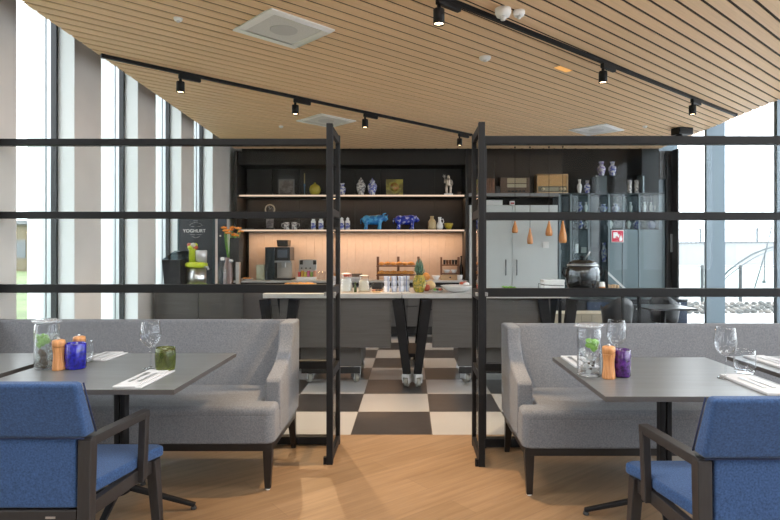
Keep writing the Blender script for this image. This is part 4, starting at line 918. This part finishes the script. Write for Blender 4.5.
# ------------------------------------------------------------------ kettle stand, kettle and things at the glazing end
t = thing('serving_stand', 'black side table carrying the big soup kettle behind the screen', 'table', (2.06,6.45,0))
MB().box(-.46,.46,-.27,.27,.885,.912).build('table_top', SATIN, t, bevel=.003)
for sx in (-1,1):
    for sy in (-1,1): MB().box(sx*.43-.015,sx*.43+.015,sy*.24-.015,sy*.24+.015,0,.885).build('leg', BLACK, t)
KY = 6.42; KZ = .9125
t = thing('soup_kettle', 'big round black and steel soup kettle on the serving stand', 'kettle', (px(582.5,KY),KY,KZ)); r=.19
KB = mat('kettle_black',(.10,.105,.11),.14,.9)
MB().lathe([(.14,0),(.15,.01),(.175,.06),(.19,.14),(.188,.2),(.175,.25),(.16,.275)],36).build('body', KB, t)
MB().lathe([(.168,.272),(.172,.28),(.165,.288)],36).build('rim', CHROME, t)
ld = MB().lathe([(.166,.288),(.15,.312),(.1,.335),(.03,.345),(0,.346)],36).build('lid', KB, t); MB().lathe([(.012,.346),(.012,.36),(.03,.368),(.03,.38),(0,.385)],16).build('knob', BLACK, ld)
for s in (-1,1): MB().tube([(s*.17,0,.24),(s*.215,0,.25),(s*.225,0,.19),(s*.185,0,.15)],.012,8).build('handle', BLACK, t)
MB().lathe([(.06,-.0),(.06,.0),(0,.0)],8)
MB().tube([(.02,-.03,.346),(.05,-.05,.40),(.07,-.05,.43)],.008,8).build('ladle_handle', STEEL, t)
t = thing('bread_box', 'low wooden tray of pale bread slices beside the big kettle', 'tray', (px(609.5,6.37),6.37,KZ)); MB().box(-.11,.11,-.07,.07,0,.02).build('tray', PALEWOOD, t, bevel=.003)
for i in range(6): MB().box(-.095+.033*i,-.07+.033*i,-.045,.045,.021,.065-.006*(i%2)).build('slice', mat('bread_white',(.62,.48,.33),.7) if 'bread_white' not in MATS else MATS['bread_white'], t, bevel=.006)
t = thing('slicing_guard', 'slanted steel guard bar leaning beside the bread tray', 'guard', (px(613,6.36),6.36,KZ))
MB().bar((-.1,-.09,.21),(.12,-.09,.005),.012,.02).build('bar', STEEL, t); MB().box(-.115,-.09,-.1,-.08,0,.22).build('upright', BLACK, t)
t = thing('sauce_pot', 'small white pot with an orange label beside the big kettle', 'pot', (px(602,6.225),6.225,KZ)); MB().lathe([(.03,0),(.032,.01),(.032,.07),(.026,.09),(.026,.1),(0,.1)],18).build('pot', CERAM, t); MB().shell([(.0325,.015),(.0325,.05)],18).build('label', mat('label_orange',(.5,.2,.05),.5), t)

# ------------------------------------------------------------------ vitrine with china
t = thing('display_cabinet', 'tall dark glass fronted vitrine full of blue and white china', 'display cabinet', ((X(559)+X(664))/2,BY,0)); vx = -t.location.x
def V(u): return X(u)+vx
z0, zt = .08, Z(193)
VD = mat('vitrine_back',(.03,.045,.052),.35); VF = mat('vitrine_frosted',(.12,.17,.19),.4)
MB().box(V(559),V(664.5),.36,.40,z0,zt).build('back_panel', VD, t)
MB().box(V(559),V(664.5),.0,.4,0,z0).build('plinth', DARK, t); MB().box(V(559),V(664.5),0,.4,zt-.02,zt).build('top', VD, t)
for u in (559.8,571,589,609,623.5,639.5,664): MB().box(V(u)-.014,V(u)+.014,-.005,.02,z0,zt-.02).build('frame_bar', mat('vitrine_bar',(.16,.2,.215),.35,.4) if 'vitrine_bar' not in MATS else MATS['vitrine_bar'], t)
for v in (211.5,228.5): MB().box(V(560.5),V(663.5),.03,.355,Z(v)-.012,Z(v)).build('glass_shelf', GTHIN, t)
for u0,u1 in ((610,622.5),(624.5,638.5),(640.5,663)): MB().box(V(u0),V(u1),.005,.015,.14,Z(229.5)).build('frosted_panel', VF, t)
for u0,u1 in ((560.8,570),(572,588),(590,608)): MB().box(V(u0),V(u1),.006,.012,.14,Z(229.5)).build('glass_door', GTHIN, t)
for u0,u1 in ((572,608),(610,638.5),(640.5,663)): MB().box(V(u0),V(u1),.006,.012,Z(228),zt-.03).build('glass_door', GTHIN, t)
MB().box(V(596.5),V(608),.05,.3,zt,Z(176)).build('plinth_column', VD, t); MB().box(V(596),V(646),.02,.33,Z(175.8),Z(175)).build('top_glass_shelf', GTHIN, t)
MB().box(V(644.2),V(645.6),.05,.3,zt,Z(175.8)).build('shelf_support', MATS['vitrine_bar'], t)
VY = BY+.17
def china(label,u,v0,v1,w,m,zz_,lid=False,cat='vase'):
    return urn(label,u,v0,v1,w,m,zz_,y=VY,lidded=lid,group='china in the vitrine',name='china_vase',cat=cat)
PURP = delft('mauve_white_glaze',(.6,.58,.66),(.25,.2,.42),20)
china('mauve and white vase on the high glass shelf, first of the pair',601.3,160.5,175,8.5,PURP,Z(175)+.001); china('blue white vase on the high glass shelf, nearer to the glazing',612.3,160.5,175,8,DELFT,Z(175)+.001)
china('slim white figurine vase on the vitrine top beside the blond radio',579.5,178.5,193,5,CERAM,zt+.001); china('blue white baluster vase on the vitrine top, beside the slim white one',587.3,179.5,193,6.5,DELFT,zt+.001)
for u,l in ((629.5,'tall patterned white cylinder vase on the vitrine top, closer to the radios'),(636.7,'tall patterned white cylinder vase on the vitrine top, closer to the glazing')):
    h = Z(179.5)-Z(193.5); tt = thing('cylinder_vase', l, 'vase', (px(u,VY),VY,zt+.001), 0, 'cylinder vases'); MB().lathe([(.034,0),(.036,.02),(.036,h*.8),(.04,h),(.034,h-.004),(.028,.02),(0,.02)],20).build('body', GREYGL, tt)
zs_ = Z(211.5)+.001
for u,l,w,mm in ((580,'small blue vase in the upper vitrine bay closest to the radios',5,DELFT),(586,'thin white vase in the upper vitrine bay closest to the radios',4,CERAM),(603,'round blue white ginger pot on the upper vitrine shelf',9,DELFT),(615.5,'grey blue tilted bowl vase on the upper vitrine shelf',8,DELFT),(630.5,'white slender bottle vase on the upper vitrine shelf',4,CERAM),(644.5,'cream bottle vase on the upper vitrine shelf, first of three',4,CERAM),(651,'cream bottle vase on the upper vitrine shelf, middle of three',3.5,CERAM),(656,'cream bottle vase on the upper vitrine shelf, nearest the door',3.5,CERAM)): china(l,u,201.5 if w<6 else 203.5,211.5,w,mm,zs_)
zs_ = Z(228.5)+.001
for u,l,w,mm in ((580.5,'pale blue cup vase under the rail on the lower vitrine shelf',5.5,DELFT),(586,'white beaker beside the pale blue cup vase on the lower vitrine shelf',4.5,GREYGL),(610,'round white jar on the lower vitrine shelf above the red sign',6,CERAM),(628.5,'white conical vase on the lower vitrine shelf',5,CERAM),(637,'wide blue banded pot on the lower vitrine shelf',8,DELFT),(652,'dark blue pot on the lower vitrine shelf closest to the door',10,delft('navy_glaze',(.12,.16,.3),(.06,.08,.2),20))): china(l,u,218.5,228.5,w,mm,zs_)
china('blue and white bottle vase low in the vitrine above the kettle',604,243,262,6,DELFT,Z(262)+.001)
for u0,u1,v,l in ((598.5,609,262,''),(572,588,253,'')): MB().box(V(u0),V(u1),.08,.3,Z(v)-.012,Z(v)).build('glass_shelf', GTHIN, t)
bx('small_card','small white card in the vitrine above the kettle','card',575.5,578.5,244,252.8,VY,VY+.02,WHITE); bx('photo_card','grey square card in the vitrine above the kettle','card',581,586.5,245,250.8,VY-.02,VY,mat('card_grey',(.3,.3,.28),.6))
bpy.data.objects['photo_card'].location.z = Z(253)+.001; bpy.data.objects['small_card'].location.z = Z(253)+.001
# red fire sign on the frosted front
sg = thing('fire_sign', 'red and white fire equipment sign on the vitrine front', 'sign', (X(617.3),BY-.012,Z(236.2)))
RED = mat('sign_red',(.62,.02,.06),.4); a_=.098
MB().box(-a_,a_,0,.006,-a_,a_).build('plate', CERAM, sg, bevel=.002)
b_=a_-.009; MB().box(-b_,b_,-.002,0,-b_,b_).build('field', RED, sg)
m = MB(); m.prism([(-.07,.06),(.0,.06),(.0,.03),(.025,.03),(.025,-.02),(.0,-.02),(.0,.0),(-.03,.0),(-.03,-.03),(-.07,-.03)],'y',-.004,-.002)
m.prism([(.03,-.075),(.07,-.075),(.078,-.045),(.068,-.015),(.06,.025),(.052,-.01),(.044,.012),(.036,-.02),(.026,-.045)],'y',-.004,-.002); m.build('pictogram', CERAM, sg)
# amber pendants: lamp reflections in the screen glass, built as hanging shapes
AMB = mat('amber_glass',(.62,.25,.08),.15)
def pendant(label,u,v0,v1,y,w):
    z1 = pz(v1,y); h = (pz(v0,y)-z1); r = w/2/F*y
    t = thing('pendant_reflection', label, 'lamp reflection', (px(u,y),y,z1), 0, 'amber pendant reflections')
    MB().lathe([(r*.8,0),(r,h*.12),(r*.95,h*.35),(r*.5,h*.7),(r*.22,h*.95),(r*.2,h)],20).build('shade', AMB, t)
    MB().cyl((0,0,h),(0,0,CZ-z1),.004,6).build('cord', BLACK, t); MB().lathe([(.012,CZ-z1-.02),(.012,CZ-z1)],12).build('ceiling_rose', BLACK, t)
    MB().ell((0,0,h*.18),(r*.45,r*.45,h*.12),12,8).build('bulb', emit('amber_bulb',(1,.5,.18),2.0) if 'amber_bulb' not in MATS else MATS['amber_bulb'], t)
pendant('modelled amber pendant reflection hanging before the dark vitrine edge',562.8,221,243,8.9,8)
pendant('modelled amber pendant reflection in front of the pale cabinet, closest to the vitrine',549,221,236,8.92,7)
pendant('small modelled amber pendant reflection low in front of the pale cabinet, by its second door',530,228,244,8.94,6)
pendant('small modelled amber pendant reflection in front of the pale cabinet closest to the door leaf',515,221,233,8.94,6)
# dark furniture low behind the screen near the glazing
t = thing('sideboard', 'low dark navy sideboard in front of the vitrine', 'cabinet', (3.05,8.5,0)); NAVY = mat('navy_front',(.02,.035,.07),.4)
MB().box(-.98,.98,-.2,.25,.08,.62).build('carcass', DARK, t); MB().box(-.98,.98,-.22,.26,.62,.65).build('top', SATIN, t, bevel=.003); MB().box(-.9,.9,-.14,.2,0,.08).build('plinth', DARK, t)
for i in range(4): d = MB().box(-.97+.49*i,-.5+.49*i,-.215,-.2,.1,.61).build('door', NAVY if i%2 else SATIN, t); MB().box(-.75+.49*i,-.71+.49*i,-.23,-.215,.5,.52).build('pull', STEEL, d)
t = thing('tiled_bench', 'low cream tiled bench behind the sofa near the clear jar', 'bench', (2.2,7.55,0)); CT = mat('cream_tile',(.55,.48,.36),.5)
MB().box(-.38,.42,-.15,.2,0,.52).build('core', mat('brown_grout',(.16,.13,.1),.8), t)
for i in range(6):
    for k in range(3): MB().box(-.378+.134*i,-.25+.134*i,-.158,-.15,.03+.17*k,.19+.17*k).build('tile', CT, t)
MB().box(-.385,.425,-.16,.205,.52,.54).build('capping', CT, t, bevel=.003)
def shell_chair(label,x,y,rz):
    t = thing('shell_chair', label, 'chair', (x,y,0), rz, 'black shell chairs'); m = MB(); vs=[]; fs=[]; n=13
    for j in range(5):
        tt=j/4
        for i in range(n):
            a_=math.radians(-20+220*i/(n-1)); top=.80-.14*abs(math.cos(a_))**2; z=.44+(top-.44)*tt; r=.165+.03*tt
            vs.append((r*math.cos(a_),r*math.sin(a_),z))
    for j in range(4):
        for i in range(n-1): fs.append((j*n+i,j*n+i+1,(j+1)*n+i+1,(j+1)*n+i))
    m.add(vs,fs,True); o=m.build('back_shell', SATIN, t); so=o.modifiers.new('thick','SOLIDIFY'); so.thickness=.02
    MB().lathe([(.0,.42),(.155,.42),(.165,.44),(.155,.46),(0,.465)],24).build('seat', SATIN, t)
    for i in range(4): a_=PI/4+PI/2*i; MB().cyl((.11*math.cos(a_),.11*math.sin(a_),.43),(.16*math.cos(a_),.16*math.sin(a_),0),.012,8).build('leg', STEEL, t)
shell_chair('black rounded shell chair behind the sofa beside the tiled bench',px(617,6.98),6.98,PI)
shell_chair('black rounded shell chair near the door and the glazing',px(668,7.4),7.5,PI*.8)
t = thing('cafe_table', 'small dark cafe table with a glass near the glazing', 'table', (3.04,6.86,0)); MB().box(-.28,.28,-.28,.28,.66,.685).build('table_top', SATIN, t, bevel=.003); MB().cyl((0,0,.02),(0,0,.66),.03,14).build('column', BLACK, t); MB().lathe([(.22,0),(.22,.012),(.03,.03)],24).build('foot', BLACK, t)

# ------------------------------------------------------------------ counter by the window piers
t = thing('breakfast_counter', 'grey brown counter along the window piers under the juicer', 'counter', (-2.365,6.75,0))
MB().box(-.50,.515,-.4,.4,.90,.93).build('worktop', mat('counter_top',(.16,.15,.14),.35), t, bevel=.003); MB().box(-.49,.505,-.37,.39,.08,.9).build('body', TAUPE, t); MB().box(-.47,.49,-.33,.38,0,.08).build('plinth', DARK, t)
for i in range(2): MB().box(-.485+.497*i,.005+.495*i,-.39,-.371,.1,.885).build('door', PANEL, t, bevel=.002)
LZ = .9306
def P(u,y): return px(u,y)
t = thing('menu_board', 'black standing board lettered with white words behind the juicer', 'sign', (P(196,7.05),7.05,LZ)); w=.205; hb=pz(216,7.05)-LZ
MB().box(-w,w,0,.03,0,hb).build('board', mat('slate_black',(.028,.033,.042),.5), t, bevel=.003); MB().box(w,w+.022,-.004,.034,0,hb).build('edge_strip', mat('petrol_edge',(.04,.07,.08),.4), t); MB().box(-w-.022,-w,-.004,.034,0,hb).build('edge_strip', MATS['petrol_edge'], t)
MB().box(-w,w,-.08,.1,0,.012).build('foot', DARK, t)
def text(s,size,parent,loc,name='lettering',m=None,ext=.001):
    c = bpy.data.curves.new('letters','FONT'); c.body=s; c.size=size; c.align_x='CENTER'; c.align_y='CENTER'; c.extrude=ext; c.offset=size*.008
    tmp = bpy.data.objects.new('letters',c); COL.objects.link(tmp); bpy.context.view_layer.update(); me = bpy.data.meshes.new_from_object(tmp.evaluated_get(bpy.context.evaluated_depsgraph_get())); bpy.data.objects.remove(tmp); bpy.data.curves.remove(c)
    me.materials.clear(); me.materials.append(m or CERAM); o = bpy.data.objects.new(name,me); COL.objects.link(o); o.parent=parent; o.location=loc; o.rotation_euler=(PI/2,0,0); return o
zt_ = pz(231,7.05)-LZ; text('YOGHURT',.058,t,(-.02,-.002,zt_),ext=.0015)
m = MB()
for s in (-1,1):
    for i in range(6):
        a_ = math.radians(20+24*i); r_=.085
        if s>0: m.bar((r_*math.cos(a_),-.001,zt_+.045+.06*math.sin(a_)),(r_*math.cos(a_+.3),-.001,zt_+.045+.06*math.sin(a_+.3)),.012 if i%2 else .007,.002)
    m.bar((s*.06,-.001,zt_+.055),(s*.02,-.001,zt_+.055),.008,.002); m.bar((s*.075,-.001,zt_-.045),(s*.01,-.001,zt_-.045),.008,.002); m.bar((s*.05,-.001,zt_-.065),(s*.005,-.001,zt_-.085),.008,.002)
m.bar((-.025,-.001,zt_+.125),(.025,-.001,zt_+.125),.014,.002); m.build('emblem', CERAM, t)
JY = 6.62
t = thing('juicer', 'lime green and steel juicer on the counter by the window piers', 'juicer', (P(196.5,JY),JY,LZ)); r=.118; hz=lambda v: pz(v,JY)-pz(286.5,JY)
MB().lathe([(r*1.02,0),(r*1.05,.01),(r*1.0,.035),(r*.9,.04)],30).build('base', LIME, t)
MB().lathe([(r*.9,.04),(r*.93,.1),(r*.9,hz(267))],30).build('motor_housing', STEEL, t); MB().lathe([(r*.9,hz(267)),(r*1.06,hz(266)),(r*1.06,hz(263)),(r*.9,hz(261.5))],30).build('collar', LIME, t)
MB().lathe([(.042,hz(262)),(.04,hz(250)),(.044,hz(248))],20,(-.045,0,0)).build('feed_tube', LIME, t); MB().lathe([(.06,hz(262)),(.066,hz(250)),(.06,hz(249.5)),(.0,hz(249.5))],24,(.055,0,0)).build('pulp_bowl', mat('juicer_silver',(.62,.6,.6),.3,.3), t)
MB().tube([(.1,-.05,hz(266)),(.15,-.06,hz(266)),(.16,-.06,hz(269))],.012,8).build('spout', STEEL, t)
for i in range(6): MB().ell((-.045+.035*math.cos(i*1.05),.035*math.sin(i*1.05),hz(247)+.03*(i%2)),(.03,.03,.026),10,8).build('fruit', [MATS['apple_red'],LIME,MATS['milk_1']][i%3], t)
t = thing('cereal_bin', 'dark bin with a slanted clear lid beside the juicer', 'bin', (P(174.5,6.6),6.6,LZ)); cxx=t.location.x
b0 = lambda u: P(u,6.6)-cxx
h1 = pz(258,6.6)-pz(285.5,6.6); h2 = pz(249,6.6)-pz(285.5,6.6)
MB().hexa([(b0(168),-.1,0),(b0(184.3),-.1,0),(b0(184.3),.15,0),(b0(168),.15,0)],[(b0(166),-.12,h1),(b0(184.3),-.12,h1),(b0(184.3),.16,h1),(b0(166),.16,h1)]).build('body', mat('bin_black',(.018,.02,.024),.3), t, bevel=.004)
MB().hexa([(b0(166),-.12,h1+.002),(b0(184.3),-.12,h1+.002),(b0(184.3),.16,h1+.002),(b0(166),.16,h1+.002)],[(b0(175),-.02,h2),(b0(184.3),-.02,h2),(b0(184.3),.16,h2),(b0(175),.16,h2)]).build('lid', glass('smoked_lid',(.35,.42,.45),.06), t, bevel=.003)
t = thing('drinks_tower', 'tall dark cereal dispenser tower beside the orange flowers', 'dispenser', (P(233.5,6.75),6.75,LZ)); h=pz(238,6.75)-LZ
MB().box(-.03,.08,-.05,.1,pz(262,6.75)-LZ,h).build('hopper', DARK, t, bevel=.006); MB().box(-.05,.1,-.06,.12,0,.02).build('foot', DARK, t); MB().box(.02,.06,.02,.08,.02,h-.25).build('stem', STEEL, t); MB().cyl((-.005,-.055,h-.27),(-.005,-.09,h-.27),.022,14).build('dial', STEEL, t)
t = thing('flower_vase', 'vase of orange flowers beside the dark dispenser tower', 'vase of flowers', (P(228,6.95),6.95,LZ)); hv=pz(231,6.95)-LZ
MB().lathe([(.05,0),(.055,.02),(.05,.22),(.03,.3),(.035,.34),(.028,.335),(0,.33)],20).build('vase', mat('pink_grey_vase',(.3,.2,.18),.3), t)
fr = random.Random(11); m = MB(); bl = []
for i in range(11):
    x,y_,z = -.05+.02*(i%11)+fr.uniform(-.01,.01)+.0, fr.uniform(-.06,.06), hv+fr.uniform(-.06,.045); m.tube([(0,0,.3),(x*.6,y_*.6,hv-.18),(x,y_,z)],.004,6); bl.append((x,y_,z))
m.build('stems', MATS['leaf_green'], t)
for c in bl:
    b_ = MB()
    for k in range(6): a_=k*1.047; b_.ell((c[0]+.02*math.cos(a_),c[1]+.02*math.sin(a_),c[2]+.004),(.02,.013,.012),8,6,(0,0,a_))
    b_.ell((c[0],c[1]-.008,c[2]+.01),(.012,.012,.012),8,6); b_.build('bloom', ORANGE, t)
t = thing('swing_top_bottle', 'clear swing top bottle on the counter beside the juicer', 'bottle', (P(222.5,6.6),6.6,LZ)); MB().shell([(0,0),(.048,0),(.05,.01),(.05,.2),(.02,.27),(.018,.31),(.015,.31),(.017,.27),(.046,.2),(.046,.01),(0,.006)],22).build('glass_wall', GWARE, t); MB().lathe([(.02,.31),(.024,.32),(.022,.345),(0,.35)],14).build('stopper', CERAM, t); MB().tube([(-.021,0,.3),(-.05,0,.28),(-.05,0,.33),(-.02,0,.335)],.004,6).build('wire', DARK, t)
t = thing('banner', 'narrow slate blue hanging banner on the last window pier', 'banner', (P(222,7.13),7.13,LZ+.0)); hb2=pz(218,7.13)-LZ; MB().box(-.055,.055,0,.02,0,hb2).build('panel', mat('slate_blue',(.06,.085,.11),.5), t); MB().box(-.07,.07,-.03,.05,0,.012).build('foot', DARK, t); MB().lathe([(.012,hb2*.72),(.012,hb2*.72+.02)],12,(-.02,-.005,0)).build('badge', CERAM, t)

# ------------------------------------------------------------------ outdoors
m = MB(); m.box(-80,-3.31,-40,120,-.4,-.2); tag(m.build('lawn', mat('lawn_green',(.11,.15,.055),.9,var=.3,vscale=.6)), 'green lawn outside the window piers','lawn',None,'stuff')
m = MB(); m.box(4.42,120,-40,160,-.45,-.2); struct(m.build('ground', mat('pale_concrete',(.5,.5,.49),.9,var=.06,vscale=.4)))
t = thing('outside_building', 'low ochre building beyond the lawn outside the window piers', 'building', (-32,44,-.2)); MB().box(-9,7,0,10,0,3.6).build('walls', mat('ochre_render',(.13,.11,.065),.9,var=.12,vscale=.4), t); MB().box(-9.3,7.3,-.3,10.3,3.6,3.9).build('roof', mat('grey_roof',(.14,.15,.155),.8), t)
for i in range(5): MB().box(-8+3*i,-6.6+3*i,-.05,.1,1,2.4).build('window', mat('far_window',(.08,.1,.11),.3) if 'far_window' not in MATS else MATS['far_window'], t)
t = thing('embankment', 'long white bridge ramp wall outside the glazing', 'ramp', (45,62,-.2)); MB().prism([(-40,0),(60,0),(60,2.9),(-40,2.3)],'y',0,8).build('wall', mat('light_concrete',(.29,.3,.303),.9), t)
m = MB(); m.bar((-40,-.02,2.33),(60,-.02,2.93),.3,.1,up=(0,0,1)); m.build('coping', mat('grey_coping',(.09,.1,.11),.8), t)
t = thing('bridge_railing', 'pale grey bridge railing on top of the ramp wall', 'railing', (45,62.5,2.2)); RG = mat('rail_grey',(.085,.1,.108),.6)
MB().bar((-40,0,1.35),(60,0,1.95),.08,.08).build('hand_rail', RG, t); m=MB()
for i in range(180): x=-39+.55*i; z=.0+(x+40)*.006; m.box(x-.03,x+.03,-.03,.03,z,z+1.35)
m.build('balusters', RG, t)
for u,l in ((700,'street lamp beyond the ramp wall closer to the door'),(757.5,'street lamp beyond the ramp wall closer to the mullion edge')):
    y=73; t=thing('street_lamp', l, 'street lamp', (px(u,y),y,-.2), 0, 'street lamps'); MB().cyl((0,0,0),(0,0,4.6),.09,10).build('pole', RG, t); MB().bar((0,0,4.6),(-1.2,0,4.62),.08,.08).build('arm', RG, t); MB().box(-1.4,-.8,-.1,.1,4.52,4.62).build('lamp_head', RG, t)
t = thing('mesh_fence', 'grey green mesh fence on dark posts outside the glazing', 'fence', (12,17.2,-.2)); FM = glass('fence_mesh',(.86,.9,.89),.01,body=.12,bodycol=(.09,.1,.098))
for x in (-5.4,-3.2,-2.05,-.05,1.95,3.95,6): MB().box(x-.035,x+.035,-.03,.03,0,1.12).build('post', mat('fence_post',(.02,.024,.026),.5) if 'fence_post' not in MATS else MATS['fence_post'], t)
MB().box(-5.4,6,-.006,.006,.05,1.08).build('mesh', FM, t); MB().box(-5.4,6,-.012,.012,1.07,1.09).build('top_rail', RG, t)
RK = mat('grey_rubble',(.09,.09,.085),.9,var=.4,vscale=3); RK2 = mat('pale_rubble',(.17,.155,.14),.9,var=.3,vscale=3)
rr = random.Random(4)
for row in range(5):
    for i in range(17):
        y_=14.2+.55*row+rr.uniform(-.12,.12); x=px(682+7.2*i+3.6*(row%2),y_); s=rr.uniform(.065,.092); b = bmesh.new(); bmesh.ops.create_icosphere(b,subdivisions=2,radius=s)
        for v in b.verts: v.co *= rr.uniform(.8,1.1); v.co.z *= .75
        me = bpy.data.meshes.new('rubble_rock'); b.to_mesh(me); b.free(); me.materials.append(RK if rr.random()<.6 else RK2); o = bpy.data.objects.new('rubble_rock',me); COL.objects.link(o); o.location=(x,y_,-.2+s*.5); tag(o,'broken stone in the rubble heap outside the glazing','rock','rubble stones outside')
t = thing('arch_frame', 'thin grey steel arch with stay rods outside the glazing', 'steel arch', (px(752,20),20,-.2)); AR = mat('arch_grey',(.06,.075,.08),.5)
def A(u,v,y=20): return (px(u,y)-px(752,20),y-20,pz(v,y)+.2)
MB().tube([A(718,283),A(728,271),A(740,262),A(752,254.5),A(764,249.5),A(780,245),A(800,242)],.03,8).build('arch_tube', AR, t); MB().tube([A(718,287),A(728,276),A(740,267),A(752,259),A(764,253),A(780,247)],.016,8).build('arch_tube', AR, t)
MB().tube([A(773,222),A(766,250),A(754,290),A(752,300)],.022,8).build('stay_rod', AR, t); MB().tube([A(765,252),A(764,281)],.018,8).build('stay_rod', AR, t); MB().box(*[v for v in (A(763,0)[0],A(765,0)[0],-.05,.05,A(0,283)[2],A(0,280.5)[2])]).build('weight', AR, t)
MB().cyl((A(752,0)[0],0,-.0),(A(752,300)),.03,8).build('ground_anchor', AR, t); MB().cyl((A(718,0)[0],0,0),A(718,284),.03,8).build('ground_anchor', AR, t)

# ------------------------------------------------------------------ light, sky, camera
w = bpy.data.worlds.new('overcast'); SC.world = w; w.use_nodes = True; n = w.node_tree; n.nodes.clear()
o = n.nodes.new('ShaderNodeOutputWorld'); bg = n.nodes.new('ShaderNodeBackground'); bg.inputs[0].default_value=(.90,.95,1.0,1); bg.inputs[1].default_value=SKY; lk(n,bg.outputs[0],o.inputs[0])
def area(name,loc,rot,sx,sy,e,col,spread=None):
    l = bpy.data.lights.new(name,'AREA'); l.shape='RECTANGLE'; l.size=sx; l.size_y=sy; l.energy=e; l.color=col
    if spread: l.spread=spread
    ob = bpy.data.objects.new(name,l); COL.objects.link(ob); ob.location=loc; ob.rotation_euler=rot; return ob
# LED strips under the shelves
x0,x1 = X(240),X(464); xm=(x0+x1)/2
area('led_light',(xm,9.4,zs2-.034),(0,0,0),x1-x0,.02,LED2,(1,.62,.36)); area('led_light',(xm,9.5,zs1-.034),(0,0,0),x1-x0,.02,LED1,(1,.6,.34))
# added fill lights, built as ceiling panels above the unseen end of the room
LP = emit('fill_light',(1,.96,.9),FILL_E)
for i,(x,y_) in enumerate(((-1.3,.4),(.9,.4),(3.0,.4),(-1.3,2.5),(.9,2.5),(3.0,2.5))):
    t = thing('fill_light_panel', 'added fill light panel above the dining end, out of view', 'ceiling light', (x,y_,CZ), 0, 'added fill light panels'); MB().box(-.62,.62,-.32,.32,-.03,0).build('frame', CEIL_W, t); MB().box(-.6,.6,-.3,.3,-.034,-.030).build('diffuser', LP, t)
    area('fill_light',(x,y_,CZ-.04),(0,0,0),1.2,.6,FILL_W,(1,.955,.89))
cam = bpy.data.cameras.new('camera'); cam.sensor_width=36; cam.lens=F/780*36; cam.shift_x=-20/780; cam.shift_y=-9/780; cam.clip_start=.05; cam.clip_end=500
co = bpy.data.objects.new('camera',cam); COL.objects.link(co); co.location=(0,0,H); co.rotation_euler=(PI/2,0,0); SC.camera=co
vs_ = SC.view_settings; vs_.view_transform='Standard'; vs_.look='None'; vs_.gamma=1; vs_.exposure=EXPO; vs_.use_curve_mapping=False
SC.cycles.max_bounces=10; SC.cycles.diffuse_bounces=4; SC.cycles.transparent_max_bounces=24; SC.cycles.sample_clamp_indirect=4; SC.cycles.caustics_reflective=False; SC.cycles.caustics_refractive=False
